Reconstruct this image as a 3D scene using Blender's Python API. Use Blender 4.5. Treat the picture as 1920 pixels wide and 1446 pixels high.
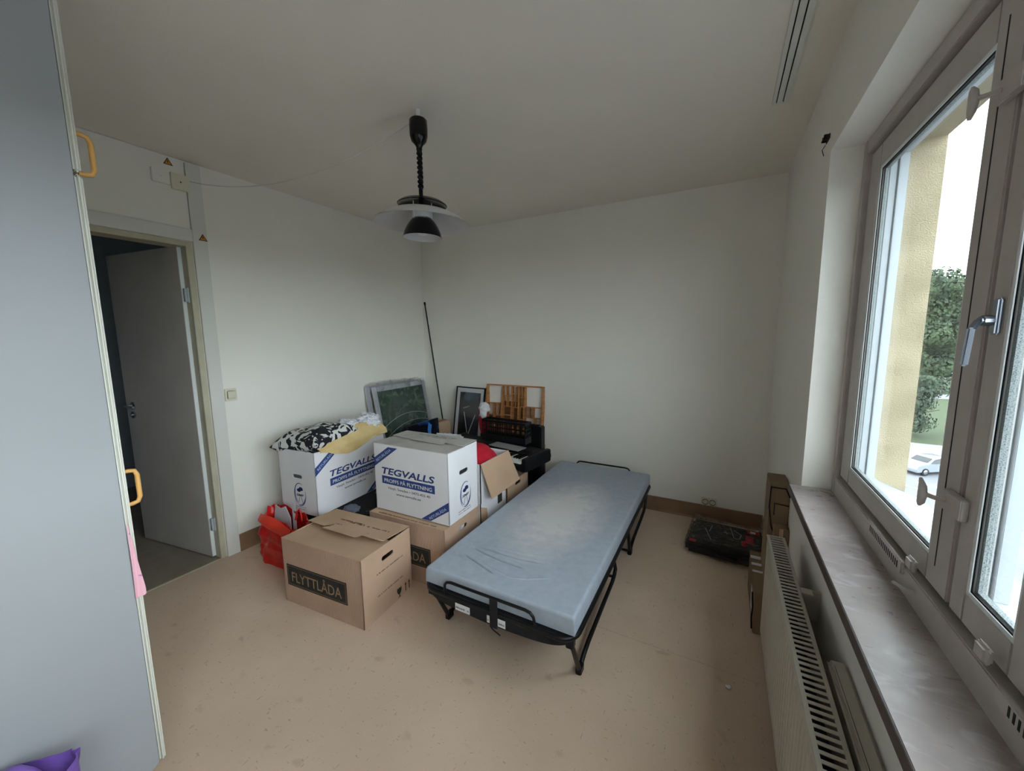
import bpy, bmesh, math, random
from mathutils import Matrix, Vector
from math import sin, cos, pi, radians

for o in list(bpy.data.objects): bpy.data.objects.remove(o)
SC = bpy.context.scene
COL = SC.collection

# ---------------------------------------------------------------- camera
cam_d = bpy.data.cameras.new('camera'); cam = bpy.data.objects.new('camera', cam_d); COL.objects.link(cam)
R_ = (0.87838, 0.47783, -0.01128); D_ = (0.0511, -0.11734, -0.99178); F_ = (-0.47523, 0.87058, -0.12748)
cam.matrix_world = Matrix(((R_[0], -D_[0], -F_[0], 0), (R_[1], -D_[1], -F_[1], 0), (R_[2], -D_[2], -F_[2], 1.45), (0, 0, 0, 1)))
cam_d.sensor_fit = 'HORIZONTAL'; cam_d.sensor_width = 36; cam_d.lens = 721.92 / 1920 * 36
cam_d.clip_start = 0.02; cam_d.clip_end = 600
SC.camera = cam

# ---------------------------------------------------------------- sky and exposure
SC.view_settings.view_transform = 'Standard'; SC.view_settings.look = 'None'
SC.view_settings.gamma = 1; SC.view_settings.use_curve_mapping = False
SC.view_settings.exposure = 1.2
W = bpy.data.worlds.new('overcast_sky'); SC.world = W; W.use_nodes = True
nt = W.node_tree; nt.nodes.clear()
def N(t, typ, **k):
    n = t.nodes.new(typ)
    for a, b in k.items():
        if a in n.inputs: n.inputs[a].default_value = b
        else: setattr(n, a, b)
    return n
SKY = 4.6
wo = N(nt, 'ShaderNodeOutputWorld'); bg = N(nt, 'ShaderNodeBackground', Strength=SKY)
tc = N(nt, 'ShaderNodeTexCoord'); mp = N(nt, 'ShaderNodeMapping'); mp.inputs['Scale'].default_value = (1, 1, 2.5)
nz = N(nt, 'ShaderNodeTexNoise', Scale=2.2, Detail=4.0, Roughness=0.5)
rp = N(nt, 'ShaderNodeValToRGB')
rp.color_ramp.elements[0].position = .3; rp.color_ramp.elements[0].color = (.79, .88, 1.0, 1)
rp.color_ramp.elements[1].position = .7; rp.color_ramp.elements[1].color = (.88, .94, 1.0, 1)
L = nt.links.new
L(tc.outputs['Generated'], mp.inputs[0]); L(mp.outputs[0], nz.inputs['Vector']); L(nz.outputs['Fac'], rp.inputs[0])
L(rp.outputs[0], bg.inputs['Color']); L(bg.outputs[0], wo.inputs['Surface'])

random.seed(7)
# ---------------------------------------------------------------- materials
def lin(c):
    return tuple((x / 12.92 if x <= .04045 else ((x + .055) / 1.055) ** 2.4) for x in [v / 255 for v in c]) + (1,)
def mat(name, col, rough=.6, col2=None, scale=8, detail=4, bump=0, bscale=60, metal=0, spec=.5, stretch=(1, 1, 1), lo=.35, hi=.65, sheen=0, coat=0, bdist=.002):
    m = bpy.data.materials.new(name); m.use_nodes = True; t = m.node_tree; b = t.nodes['Principled BSDF']
    b.inputs['Roughness'].default_value = rough; b.inputs['Metallic'].default_value = metal
    b.inputs['Specular IOR Level'].default_value = spec; b.inputs['Coat Weight'].default_value = coat
    b.inputs['Sheen Weight'].default_value = sheen
    b.inputs['Base Color'].default_value = lin(col)
    tc = N(t, 'ShaderNodeTexCoord'); mp = N(t, 'ShaderNodeMapping'); mp.inputs['Scale'].default_value = stretch
    t.links.new(tc.outputs['Object'], mp.inputs[0])
    if col2 is not None:
        n = N(t, 'ShaderNodeTexNoise', Scale=scale, Detail=detail); r = N(t, 'ShaderNodeValToRGB')
        r.color_ramp.elements[0].position = lo; r.color_ramp.elements[0].color = lin(col)
        r.color_ramp.elements[1].position = hi; r.color_ramp.elements[1].color = lin(col2)
        t.links.new(mp.outputs[0], n.inputs['Vector']); t.links.new(n.outputs['Fac'], r.inputs[0]); t.links.new(r.outputs[0], b.inputs['Base Color'])
    if bump:
        n = N(t, 'ShaderNodeTexNoise', Scale=bscale, Detail=3.0); bp = N(t, 'ShaderNodeBump', Strength=bump, Distance=bdist)
        t.links.new(mp.outputs[0], n.inputs['Vector']); t.links.new(n.outputs['Fac'], bp.inputs['Height']); t.links.new(bp.outputs[0], b.inputs['Normal'])
    return m
def basecol(m): return m.node_tree.nodes['Principled BSDF'].inputs['Base Color']
M = {}
M['wall'] = mat('wall_paint', (243, 239, 230), .75, (240, 236, 227), 2.0, bump=.25, bscale=220)
M['ceiling'] = mat('ceiling_paint', (241, 234, 222), .85, (238, 231, 219), 2.0, bump=.25, bscale=160)
M['white'] = mat('white_lacquer', (228, 228, 222), .45, (222, 221, 215), 3)
M['casing'] = mat('white_trim', (222, 220, 213), .5)
M['cream'] = mat('cream_frame_paint', (196, 190, 165), .45, (186, 180, 155), 12)
M['winframe'] = mat('window_frame_paint', (192, 184, 178), .4, (184, 176, 170), 14, bump=.1, bscale=90)
M['lining'] = mat('window_lining_white', (232, 236, 236), .5)
M['outerlining'] = mat('outer_lining_paint', (168, 174, 178), .5)
M['galv'] = mat('hinge_metal', (176, 182, 188), .4)
M['cablegrey'] = mat('cable_grey', (214, 211, 202), .6)
M['base'] = mat('baseboard_brown', (146, 114, 88), .5, (136, 105, 80), 10)
M['concrete'] = mat('cream_render', (170, 157, 129), .95, (151, 139, 112), 9, 8, bump=.7, bscale=240, bdist=.005)
M['metalsill'] = mat('outer_sill_sheet', (150, 155, 158), .4)
M['bandletter'] = mat('band_letter_pale', (190, 200, 222), .7)
M['wdoor'] = mat('wardrobe_door_lacquer', (214, 212, 198), .4)
M['black'] = mat('black_plastic', (13, 13, 15), .42, (18, 18, 21), 20, spec=.28)
M['blackmetal'] = mat('black_powder_coat', (13, 13, 15), .38, spec=.35)
M['blackcloth'] = mat('black_canvas', (18, 16, 19), .9, (28, 25, 28), 60, bump=.6, bscale=300)
M['darkgrey'] = mat('dark_grey_plastic', (24, 25, 28), .45, spec=.3)
M['steel'] = mat('chrome', (190, 192, 196), .22, metal=1)
M['handlemetal'] = mat('brushed_handle', (150, 156, 166), .3, metal=1)
M['yellow'] = mat('yellow_plastic', (226, 172, 98), .4, (214, 160, 88), 10)
M['paper'] = mat('white_paper', (226, 224, 226), .8)
M['ink'] = mat('navy_ink', (40, 55, 112), .7, (56, 76, 138), 30, 5)
M['ink2'] = mat('navy_ink_bar', (52, 78, 142), .7, (40, 62, 126), 25, 5)
M['inkgrey'] = mat('grey_ink', (98, 96, 104), .8)
M['inkblack'] = mat('black_ink', (38, 36, 33), .85, (52, 49, 44), 40)
M['inkbrown'] = mat('brown_ink', (104, 66, 46), .85)
M['cardletter'] = mat('kraft_letter', (170, 138, 106), .85, (150, 120, 92), 40)
M['red'] = mat('red_plastic', (222, 38, 34), .35, (200, 26, 26), 12, bump=.4, bscale=25, bdist=.01)
M['redcloth'] = mat('red_cloth', (205, 24, 48), .9, (188, 18, 42), 14, bump=.4, bscale=40)
M['wood'] = mat('pine_wood', (196, 138, 82), .5, (168, 110, 60), 6, 6, stretch=(1, 1, 8))
M['wooddark'] = mat('tray_back_wood', (120, 82, 54), .7, (98, 66, 42), 7, 5, stretch=(1, 1, 6))
M['silver'] = mat('silver_frame', (214, 216, 220), .3, (198, 200, 204), 10)
M['yellowcloth'] = mat('yellow_cloth', (232, 206, 150), .9, (222, 192, 132), 9, bump=.5, bscale=60)
M['purple'] = mat('purple_plastic', (128, 94, 176), .35, (112, 80, 160), 9, bump=.6, bscale=14, bdist=.02)
M['radiator'] = mat('radiator_enamel', (186, 180, 165), .4, (178, 171, 156), 5)
M['dark'] = mat('radiator_inside', (30, 30, 30), .8)
M['ivory'] = mat('ivory_plastic', (226, 220, 196), .4)
M['blackgloss'] = mat('black_gloss', (9, 9, 11), .18, spec=.35)
M['shadewhite'] = mat('shade_white_inside', (205, 203, 205), .5)
M['offwhitekey'] = mat('key_white', (235, 235, 228), .3)
M['rubber'] = mat('grey_rubber', (70, 72, 74), .7)
M['hallfloor'] = mat('hall_linoleum', (150, 138, 122), .55, (140, 128, 112), 10)
M['hallwall'] = mat('hall_wall_paint', (205, 216, 226), .7)
M['doorpaint'] = mat('door_paint', (210, 203, 198), .5, (202, 195, 190), 3)
M['asphalt'] = mat('asphalt', (106, 106, 111), .95, (98, 98, 102), .6)
M['road'] = mat('pale_road', (120, 121, 124), .95, (112, 113, 116), .5)
M['grass'] = mat('lawn', (44, 56, 26), 1, (56, 66, 36), .12, 8)
M['bark'] = mat('bark', (60, 52, 44), .95)
M['carwhite'] = mat('car_paint_white', (120, 126, 134), .25, coat=.5)
M['carred'] = mat('car_paint_red', (120, 40, 44), .25, coat=.5)
M['glassdark'] = mat('car_glass', (26, 30, 34), .1)
M['linewhite'] = mat('road_marking', (170, 170, 170), .9)

# floor linoleum: beige with small darker flecks
m = mat('linoleum', (222, 196, 172), .42, (211, 185, 161), 2.2, 6, bump=.06, bscale=40, spec=.4); M['lino'] = m
t = m.node_tree; b = t.nodes['Principled BSDF']; src = basecol(m).links[0].from_socket
tc = N(t, 'ShaderNodeTexCoord')
def flecks(scale, stretch, rot, thr, w, colr, src):
    mp = N(t, 'ShaderNodeMapping'); mp.inputs['Scale'].default_value = stretch; mp.inputs['Rotation'].default_value = (0, 0, rot)
    n = N(t, 'ShaderNodeTexNoise', Scale=scale, Detail=2.0); mr = N(t, 'ShaderNodeMapRange'); mr.inputs['From Min'].default_value = thr; mr.inputs['From Max'].default_value = thr + w
    mx = N(t, 'ShaderNodeMix', data_type='RGBA'); ml = N(t, 'ShaderNodeMath', operation='MULTIPLY'); ml.inputs[1].default_value = .42
    t.links.new(tc.outputs['Object'], mp.inputs[0]); t.links.new(mp.outputs[0], n.inputs['Vector']); t.links.new(n.outputs['Fac'], mr.inputs[0])
    t.links.new(mr.outputs[0], ml.inputs[0]); t.links.new(ml.outputs[0], mx.inputs[0]); t.links.new(src, mx.inputs[6]); mx.inputs[7].default_value = lin(colr)
    return mx.outputs[2]
src = flecks(34, (1, 3.2, 1), .3, .67, .05, (140, 104, 78), src)
src = flecks(28, (3.4, 1, 1), .9, .68, .05, (122, 112, 96), src)
src = flecks(9, (1, 1.5, 1), .5, .66, .12, (168, 136, 112), src)
t.links.new(src, b.inputs['Base Color'])

# cardboard: kraft brown with vertical corrugation, shade painted into its valleys
def card(name, col, col2, ribs=True):
    m = mat(name, col, .85, col2, 5, 5); t = m.node_tree; b = t.nodes['Principled BSDF']
    if ribs:
        tc = N(t, 'ShaderNodeTexCoord'); w = N(t, 'ShaderNodeTexWave', wave_type='BANDS', bands_direction='X', Scale=33.0, Distortion=.15)
        t.links.new(tc.outputs['Object'], w.inputs['Vector'])
        bp = N(t, 'ShaderNodeBump', Strength=.7, Distance=.0025); t.links.new(w.outputs['Fac'], bp.inputs['Height']); t.links.new(bp.outputs[0], b.inputs['Normal'])
        src = basecol(m).links[0].from_socket
        mx = N(t, 'ShaderNodeMix', data_type='RGBA', blend_type='MULTIPLY'); mx.inputs[0].default_value = .25
        r = N(t, 'ShaderNodeValToRGB'); r.color_ramp.elements[0].color = (.45, .42, .4, 1); r.color_ramp.elements[1].position = .5
        t.links.new(w.outputs['Fac'], r.inputs[0]); t.links.new(src, mx.inputs[6]); t.links.new(r.outputs[0], mx.inputs[7]); t.links.new(mx.outputs[2], b.inputs['Base Color'])
    return m
M['kraft'] = card('kraft_cardboard', (206, 172, 146), (196, 162, 136))
M['kraftplain'] = card('plain_kraft', (202, 170, 140), (192, 160, 130), False)
M['kraftin'] = card('kraft_inside', (170, 134, 98), (160, 124, 90), False)
M['kraftdark'] = card('dark_kraft', (142, 118, 92), (130, 107, 82), False)
M['boxwhite'] = mat('white_cardboard', (240, 238, 240), .7, (234, 231, 234), 4, 4, bump=.15, bscale=12)
M['boxtop'] = mat('white_cardboard_worn', (200, 196, 190), .75, (176, 172, 166), 9, 6, lo=.45, hi=.75)

# mattress fabric: grey-blue with pale dusty wear in the middle
m = mat('mattress_fabric', (174, 182, 192), .95, (166, 174, 185), 26, 6, bump=.35, bscale=420); M['mattress'] = m
t = m.node_tree; b = t.nodes['Principled BSDF']; src = basecol(m).links[0].from_socket
tc = N(t, 'ShaderNodeTexCoord'); g = N(t, 'ShaderNodeMapping'); g.inputs['Location'].default_value = (0, .1, 0); g.inputs['Scale'].default_value = (2.9, 1.45, 0)
gr = N(t, 'ShaderNodeTexGradient', gradient_type='SPHERICAL'); t.links.new(tc.outputs['Object'], g.inputs[0]); t.links.new(g.outputs[0], gr.inputs[0])
n = N(t, 'ShaderNodeTexNoise', Scale=16.0, Detail=8.0, Roughness=.7); t.links.new(tc.outputs['Object'], n.inputs['Vector'])
m1 = N(t, 'ShaderNodeMath', operation='MULTIPLY'); t.links.new(gr.outputs['Fac'], m1.inputs[0]); t.links.new(n.outputs['Fac'], m1.inputs[1])
mr = N(t, 'ShaderNodeMapRange'); mr.inputs['From Min'].default_value = .05; mr.inputs['From Max'].default_value = .34; mr.inputs['To Max'].default_value = .85
t.links.new(m1.outputs[0], mr.inputs[0]); mx = N(t, 'ShaderNodeMix', data_type='RGBA'); t.links.new(mr.outputs[0], mx.inputs[0]); t.links.new(src, mx.inputs[6]); mx.inputs[7].default_value = lin((222, 217, 214)); t.links.new(mx.outputs[2], b.inputs['Base Color'])

# stone sill: brown grey polished stone with pale veins
m = mat('sill_stone', (178, 167, 163), .22, (152, 141, 137), 6, 8, spec=.6); M['stone'] = m
t = m.node_tree; b = t.nodes['Principled BSDF']; src = basecol(m).links[0].from_socket
tc = N(t, 'ShaderNodeTexCoord'); mp = N(t, 'ShaderNodeMapping'); mp.inputs['Scale'].default_value = (1, 1.9, 1); mp.inputs['Rotation'].default_value = (0, 0, .9)
n = N(t, 'ShaderNodeTexNoise', Scale=14.0, Detail=9.0, Distortion=1.2); t.links.new(tc.outputs['Object'], mp.inputs[0]); t.links.new(mp.outputs[0], n.inputs['Vector'])
mr = N(t, 'ShaderNodeMapRange'); mr.inputs['From Min'].default_value = .52; mr.inputs['From Max'].default_value = .72; mr.inputs['To Max'].default_value = .45
mx = N(t, 'ShaderNodeMix', data_type='RGBA'); t.links.new(n.outputs['Fac'], mr.inputs[0]); t.links.new(mr.outputs[0], mx.inputs[0]); t.links.new(src, mx.inputs[6]); mx.inputs[7].default_value = lin((206, 202, 204)); t.links.new(mx.outputs[2], b.inputs['Base Color'])
mr2 = N(t, 'ShaderNodeMapRange'); mr2.inputs['To Min'].default_value = .16; mr2.inputs['To Max'].default_value = .5; t.links.new(n.outputs['Fac'], mr2.inputs[0]); t.links.new(mr2.outputs[0], b.inputs['Roughness'])
M['stoneedge'] = mat('sill_edge', (72, 58, 54), .35, (62, 50, 46), 20)

def glassmat(name, tint, refl=1.0, rough=.0, haze=0):
    m = bpy.data.materials.new(name); m.use_nodes = True; t = m.node_tree; t.nodes.clear()
    o = N(t, 'ShaderNodeOutputMaterial'); tr = N(t, 'ShaderNodeBsdfTransparent', Color=tint); gl = N(t, 'ShaderNodeBsdfGlossy', Roughness=rough)
    fr = N(t, 'ShaderNodeFresnel', IOR=1.45); ml = N(t, 'ShaderNodeMath', operation='MULTIPLY_ADD'); ml.inputs[1].default_value = refl; ml.inputs[2].default_value = haze
    mx = N(t, 'ShaderNodeMixShader'); t.links.new(fr.outputs[0], ml.inputs[0]); t.links.new(ml.outputs[0], mx.inputs[0]); t.links.new(tr.outputs[0], mx.inputs[1]); t.links.new(gl.outputs[0], mx.inputs[2]); t.links.new(mx.outputs[0], o.inputs[0])
    return m
M['glass'] = glassmat('window_glass', (.95, .98, .97, 1), .35)
M['picglass'] = glassmat('picture_glass', (.99, .99, .99, 1), .5)
M['wrap'] = glassmat('plastic_wrap', (.97, .97, .98, 1), 1.0, .14, .02)
M['film'] = glassmat('clear_film', (.98, .98, .98, 1), .7, .05, .0)
for tw in (M['wrap'].node_tree, M['film'].node_tree):
  tcw = N(tw, 'ShaderNodeTexCoord'); nw = N(tw, 'ShaderNodeTexNoise', Scale=14.0, Detail=5.0, Distortion=1.5); bw = N(tw, 'ShaderNodeBump', Strength=1.0, Distance=.03)
  tw.links.new(tcw.outputs['Object'], nw.inputs['Vector']); tw.links.new(nw.outputs['Fac'], bw.inputs['Height'])
  for nn in tw.nodes:
    if nn.type in ('BSDF_GLOSSY', 'FRESNEL'): tw.links.new(bw.outputs[0], nn.inputs['Normal'])

def pattern(name, base, ink, scale, thr, width=.02, stretch=(1, 1, 1), dist=1.2, rough=.9):
    m = mat(name, base, rough); t = m.node_tree; b = t.nodes['Principled BSDF']
    tc = N(t, 'ShaderNodeTexCoord'); mp = N(t, 'ShaderNodeMapping'); mp.inputs['Scale'].default_value = stretch
    n = N(t, 'ShaderNodeTexNoise', Scale=scale, Detail=1.2, Distortion=dist)
    mr = N(t, 'ShaderNodeMapRange'); mr.inputs['From Min'].default_value = thr; mr.inputs['From Max'].default_value = thr + width
    mx = N(t, 'ShaderNodeMix', data_type='RGBA'); mx.inputs[6].default_value = lin(base); mx.inputs[7].default_value = lin(ink)
    t.links.new(tc.outputs['Object'], mp.inputs[0]); t.links.new(mp.outputs[0], n.inputs['Vector']); t.links.new(n.outputs['Fac'], mr.inputs[0]); t.links.new(mr.outputs[0], mx.inputs[0]); t.links.new(mx.outputs[2], b.inputs['Base Color'])
    return m
M['pillow'] = pattern('black_white_print', (222, 222, 218), (24, 25, 34), 11, .49, .02, dist=2.4)
M['stripe'] = pattern('white_lined_cloth', (232, 232, 238), (140, 142, 160), 30, .60, .05, (1, 1, 4), 1.5)
M['pink'] = pattern('pink_print', (232, 178, 190), (120, 84, 150), 26, .62, .05)
M['artgreen'] = pattern('green_garden_print', (56, 86, 72), (120, 150, 122), 14, .5, .2, dist=1.0, rough=.25)
M['artdark'] = pattern('dark_blue_print', (8, 13, 20), (70, 104, 138), 4, .55, .25, dist=.6, rough=.2)
M['artblue'] = pattern('blue_figure_print', (10, 14, 28), (40, 96, 170), 7, .56, .12, (1, 1, 1), .8, rough=.3)
M['spacer'] = pattern('glass_spacer_dots', (150, 156, 155), (96, 104, 104), 420, .52, .05, dist=0)

# ---------------------------------------------------------------- geometry helpers
class G:
    def __init__(s): s.v = []; s.f = []
    def add(s, vs, fs):
        k = len(s.v); s.v += [tuple(p) for p in vs]; s.f += [tuple(i + k for i in q) for q in fs]; return s
    def hexa(s, c): return s.add(c, [(0, 3, 2, 1), (4, 5, 6, 7), (0, 1, 5, 4), (1, 2, 6, 5), (2, 3, 7, 6), (3, 0, 4, 7)])
    def box(s, x0, x1, y0, y1, z0, z1):
        return s.hexa([(x0, y0, z0), (x1, y0, z0), (x1, y1, z0), (x0, y1, z0), (x0, y0, z1), (x1, y0, z1), (x1, y1, z1), (x0, y1, z1)])
    def obox(s, mtx, hx, hy, hz):
        return s.hexa([mtx @ Vector(q) for q in [(-hx, -hy, -hz), (hx, -hy, -hz), (hx, hy, -hz), (-hx, hy, -hz), (-hx, -hy, hz), (hx, -hy, hz), (hx, hy, hz), (-hx, hy, hz)]])
    def bar(s, a, b, w, h=None, up=(0, 0, 1)):
        a = Vector(a); b = Vector(b); d = b - a; z = d.normalized(); u = Vector(up)
        if abs(z.dot(u)) > .95: u = Vector((1, 0, 0))
        x = u.cross(z).normalized(); y = z.cross(x); mt = Matrix((x, y, z)).transposed().to_4x4(); mt.translation = (a + b) / 2
        return s.obox(mt, w / 2, (h or w) / 2, d.length / 2)
    def tube(s, pts, r, n=8, closed=False, rads=None):
        P = [Vector(p) for p in pts]; k = len(P); vs = []; prev = None
        for i, p in enumerate(P):
            if closed: tg = P[(i + 1) % k] - P[i - 1]
            else: tg = P[min(i + 1, k - 1)] - P[max(i - 1, 0)]
            tg.normalize()
            if prev is None:
                u = Vector((0, 0, 1)) if abs(tg.z) < .9 else Vector((1, 0, 0)); x = tg.cross(u).normalized()
            else: x = (prev - tg * prev.dot(tg)).normalized()
            prev = x; y = tg.cross(x); rr = rads[i] if rads else r
            for j in range(n): a = 2 * pi * j / n; vs.append(p + (x * cos(a) + y * sin(a)) * rr)
        fs = [(i * n + j, i * n + (j + 1) % n, ((i + 1) % k) * n + (j + 1) % n, ((i + 1) % k) * n + j) for i in range(k if closed else k - 1) for j in range(n)]
        if not closed: fs += [tuple(range(n - 1, -1, -1)), tuple((k - 1) * n + j for j in range(n))]
        return s.add(vs, fs)
    def lathe(s, prof, c=(0, 0, 0), n=48, closed=False):
        vs = []; k = len(prof)
        for r, z in prof:
            for j in range(n): a = 2 * pi * j / n; vs.append((c[0] + r * cos(a), c[1] + r * sin(a), c[2] + z))
        fs = [(i * n + j, i * n + (j + 1) % n, ((i + 1) % k) * n + (j + 1) % n, ((i + 1) % k) * n + j) for i in range(k if closed else k - 1) for j in range(n)]
        return s.add(vs, fs)
    def prism(s, poly, mtx, h):
        n = len(poly); vs = [mtx @ Vector((x, y, 0)) for x, y in poly] + [mtx @ Vector((x, y, h)) for x, y in poly]
        return s.add(vs, [tuple(range(n - 1, -1, -1)), tuple(range(n, 2 * n))] + [(i, (i + 1) % n, n + (i + 1) % n, n + i) for i in range(n)])
    def grid(s, fn, nu, nv):
        vs = [fn(i / nu, j / nv) for j in range(nv + 1) for i in range(nu + 1)]
        return s.add(vs, [(j * (nu + 1) + i, j * (nu + 1) + i + 1, (j + 1) * (nu + 1) + i + 1, (j + 1) * (nu + 1) + i) for j in range(nv) for i in range(nu)])
    def ring(s, y0, y1, z0, z1, iy0, iy1, iz0, iz1, x0, x1):   # rectangular frame in the yz plane
        s.box(x0, x1, y0, iy0, z0, z1); s.box(x0, x1, iy1, y1, z0, z1); s.box(x0, x1, iy0, iy1, z0, iz0); s.box(x0, x1, iy0, iy1, iz1, z1); return s
    def build(s, name, mt, parent=None, bevel=0, smooth=False, label=None, thick=0, seg=2, loc=None):
        me = bpy.data.meshes.new(name); me.from_pydata(s.v, [], s.f); me.validate()
        bm = bmesh.new(); bm.from_mesh(me)
        bmesh.ops.recalc_face_normals(bm, faces=bm.faces)
        if thick:
            bmesh.ops.solidify(bm, geom=bm.faces[:], thickness=thick)
        if bevel:
            ed = [e for e in bm.edges if len(e.link_faces) == 2 and e.calc_face_angle(0) > .5]
            bmesh.ops.bevel(bm, geom=ed, offset=bevel, segments=seg, affect='EDGES', clamp_overlap=True)
        bm.to_mesh(me); bm.free()
        if smooth or bevel:
            for p in me.polygons: p.use_smooth = True
            me.set_sharp_from_angle(angle=radians(40 if not smooth else 55))
        me.materials.append(mt)
        o = bpy.data.objects.new(name, me); COL.objects.link(o); o.parent = parent
        if loc: o.location = loc
        if label: o['label'] = label
        return o
def tag(o, label=None, cat=None, group=None, kind=None):
    if label: o['label'] = label
    if cat: o['category'] = cat
    if group: o['group'] = group
    if kind: o['kind'] = kind
    return o
def thing(name, label, cat, loc=(0, 0, 0), rz=0, group=None, kind=None):
    o = bpy.data.objects.new(name, None); COL.objects.link(o); o.location = loc; o.rotation_euler = (0, 0, rz); o.empty_display_size = .1
    return tag(o, label, cat, group, kind)
def struct(o): o['kind'] = 'structure'; return o
def basis(x, y, z, loc=(0, 0, 0)):
    m = Matrix((x, y, z)).transposed().to_4x4(); m.translation = Vector(loc); return m
def front(loc): return basis((1, 0, 0), (0, 0, 1), (0, -1, 0), loc)      # face looking to -y
def right(loc): return basis((0, 1, 0), (0, 0, 1), (1, 0, 0), loc)       # face looking to +x
def left(loc): return basis((0, -1, 0), (0, 0, 1), (-1, 0, 0), loc)
def top(loc): return basis((1, 0, 0), (0, 1, 0), (0, 0, 1), loc)
def topflip(loc): return basis((-1, 0, 0), (0, -1, 0), (0, 0, 1), loc)
def panel(name, outer, holes, thick, mtx, mt, parent, bevel=0, label=None):
    cu = bpy.data.curves.new(name, 'CURVE'); cu.dimensions = '2D'; cu.fill_mode = 'BOTH'; cu.extrude = thick / 2
    for poly in [outer] + holes:
        sp = cu.splines.new('POLY'); sp.points.add(len(poly) - 1)
        for i, q in enumerate(poly): sp.points[i].co = (q[0], q[1], 0, 1)
        sp.use_cyclic_u = True
    ob = bpy.data.objects.new('tmp', cu); me = bpy.data.meshes.new_from_object(ob); bpy.data.objects.remove(ob); me.name = name
    me.transform(mtx); me.materials.clear(); me.materials.append(mt)
    o = bpy.data.objects.new(name, me); COL.objects.link(o); o.parent = parent
    if label: o['label'] = label
    return o
def oblong(cx, cy, w, h, n=6):
    r = h / 2; return [(cx + w / 2 - r + r * cos(-pi / 2 + pi * i / n), cy + r * sin(-pi / 2 + pi * i / n)) for i in range(n + 1)] + [(cx - w / 2 + r + r * cos(pi / 2 + pi * i / n), cy + r * sin(pi / 2 + pi * i / n)) for i in range(n + 1)]
def rect(x0, y0, x1, y1): return [(x0, y0), (x1, y0), (x1, y1), (x0, y1)]
def text(s, w, h, mtx, mt, parent, name='lettering', bold=0, shear=0, cx=0, cy=0, rot=0, label=None, ex=.0004):
    """lettering of total width w and height h centred on (cx, cy) in the face plane"""
    cu = bpy.data.curves.new(name, 'FONT'); cu.body = s; cu.size = 1; cu.offset = bold; cu.shear = shear; cu.fill_mode = 'BOTH'; cu.resolution_u = 3
    ob = bpy.data.objects.new('tmp', cu); me = bpy.data.meshes.new_from_object(ob); bpy.data.objects.remove(ob)
    xs = [v.co.x for v in me.vertices]; ys = [v.co.y for v in me.vertices]
    x0, x1, y0, y1 = min(xs), max(xs), min(ys), max(ys); sx = w / (x1 - x0); sy = h / (y1 - y0)
    for v in me.vertices: v.co = Vector(((v.co.x - (x0 + x1) / 2) * sx, (v.co.y - (y0 + y1) / 2) * sy, ex))
    me.transform(mtx @ Matrix.Translation((cx, cy, 0)) @ Matrix.Rotation(rot, 4, 'Z')); me.name = name
    me.materials.clear(); me.materials.append(mt)
    o = bpy.data.objects.new(name, me); COL.objects.link(o); o.parent = parent
    if label: o['label'] = label
    return o
def flat(name, polys, mtx, mt, parent, ex=.0006, label=None):
    g = G()
    for poly in polys: g.prism(poly, mtx, ex)
    return g.build(name, mt, parent, label=label)
def scribble(name, x0, x1, y, h, mtx, mt, parent, seed=1, rows=1, gap=0, ang=0):
    """illegible small print: a row of short strokes"""
    rd = random.Random(seed); polys = []
    for r in range(rows):
        x = x0; yy = y - r * gap
        while x < x1:
            w = h * rd.uniform(.25, .7)
            hh = h * rd.uniform(.55, 1)
            if rd.random() > .14: polys.append(rect(x, yy, min(x + w, x1), yy + hh * .45)); polys.append(rect(x, yy, x + w * .4, yy + hh))
            x += w + h * rd.uniform(.12, .3)
    return flat(name, polys, mtx @ Matrix.Rotation(ang, 4, 'Z'), mt, parent)

H = 2.50; XL = -2.86; YB = 3.25; XR = .325; YF = -1.5
# ================================================================ room shell
g = G(); g.box(XL, .45, YF - .15, YB + .15, -.12, -.004); g.box(XL, .33, YF, 1.744, -.004, 0); g.box(XL, .33, 1.7455, YB, -.004, 0)
struct(g.build('floor', M['lino']))
struct(G().box(-5.2, .585, YF - .15, YB + .15, H, H + .15).build('ceiling', M['ceiling']))
DY0, DY1, DZ = .44, 1.205, 2.035
g = G(); g.box(XL - .13, XL, YF - .15, DY0, 0, H); g.box(XL - .13, XL, DY1, YB + .15, 0, H); g.box(XL - .13, XL, DY0, DY1, DZ, H)
struct(g.build('wall_left', M['wall']))
struct(G().box(XL - .13, XR + .26, YB, YB + .15, 0, H).build('wall_back', M['wall']))
struct(G().box(XL - .13, XR + .26, YF - .15, YF, 0, H).build('wall_front', M['wall']))
WY0, WY1, WZ0, WZ1 = -1.35, 1.966, .785, 2.137  # opening lengthened out of view behind the camera to let in more daylight
g = G(); x0, x1 = XR, .455
g.box(x0, x1, YF, YB, 0, WZ0); g.box(x0, x1, YF, YB, WZ1, H); g.box(x0, x1, WY1, YB, WZ0, WZ1); g.box(x0, x1, YF, WY0, WZ0, WZ1)
struct(g.build('wall_right', M['wall']))
g = G()
for x0, x1, a, b_, c, d in ((.455, .505, -1.24, 1.835, .835, 2.095), (.505, .590, -1.2, 1.80, .87, 2.062)):
    g.box(x0, x1, YF, YB, -3, c); g.box(x0, x1, YF, YB, d, H + .8); g.box(x0, x1, b_, YB, c, d); g.box(x0, x1, YF, a, c, d)
struct(g.build('wall_outside', M['concrete']))

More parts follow.
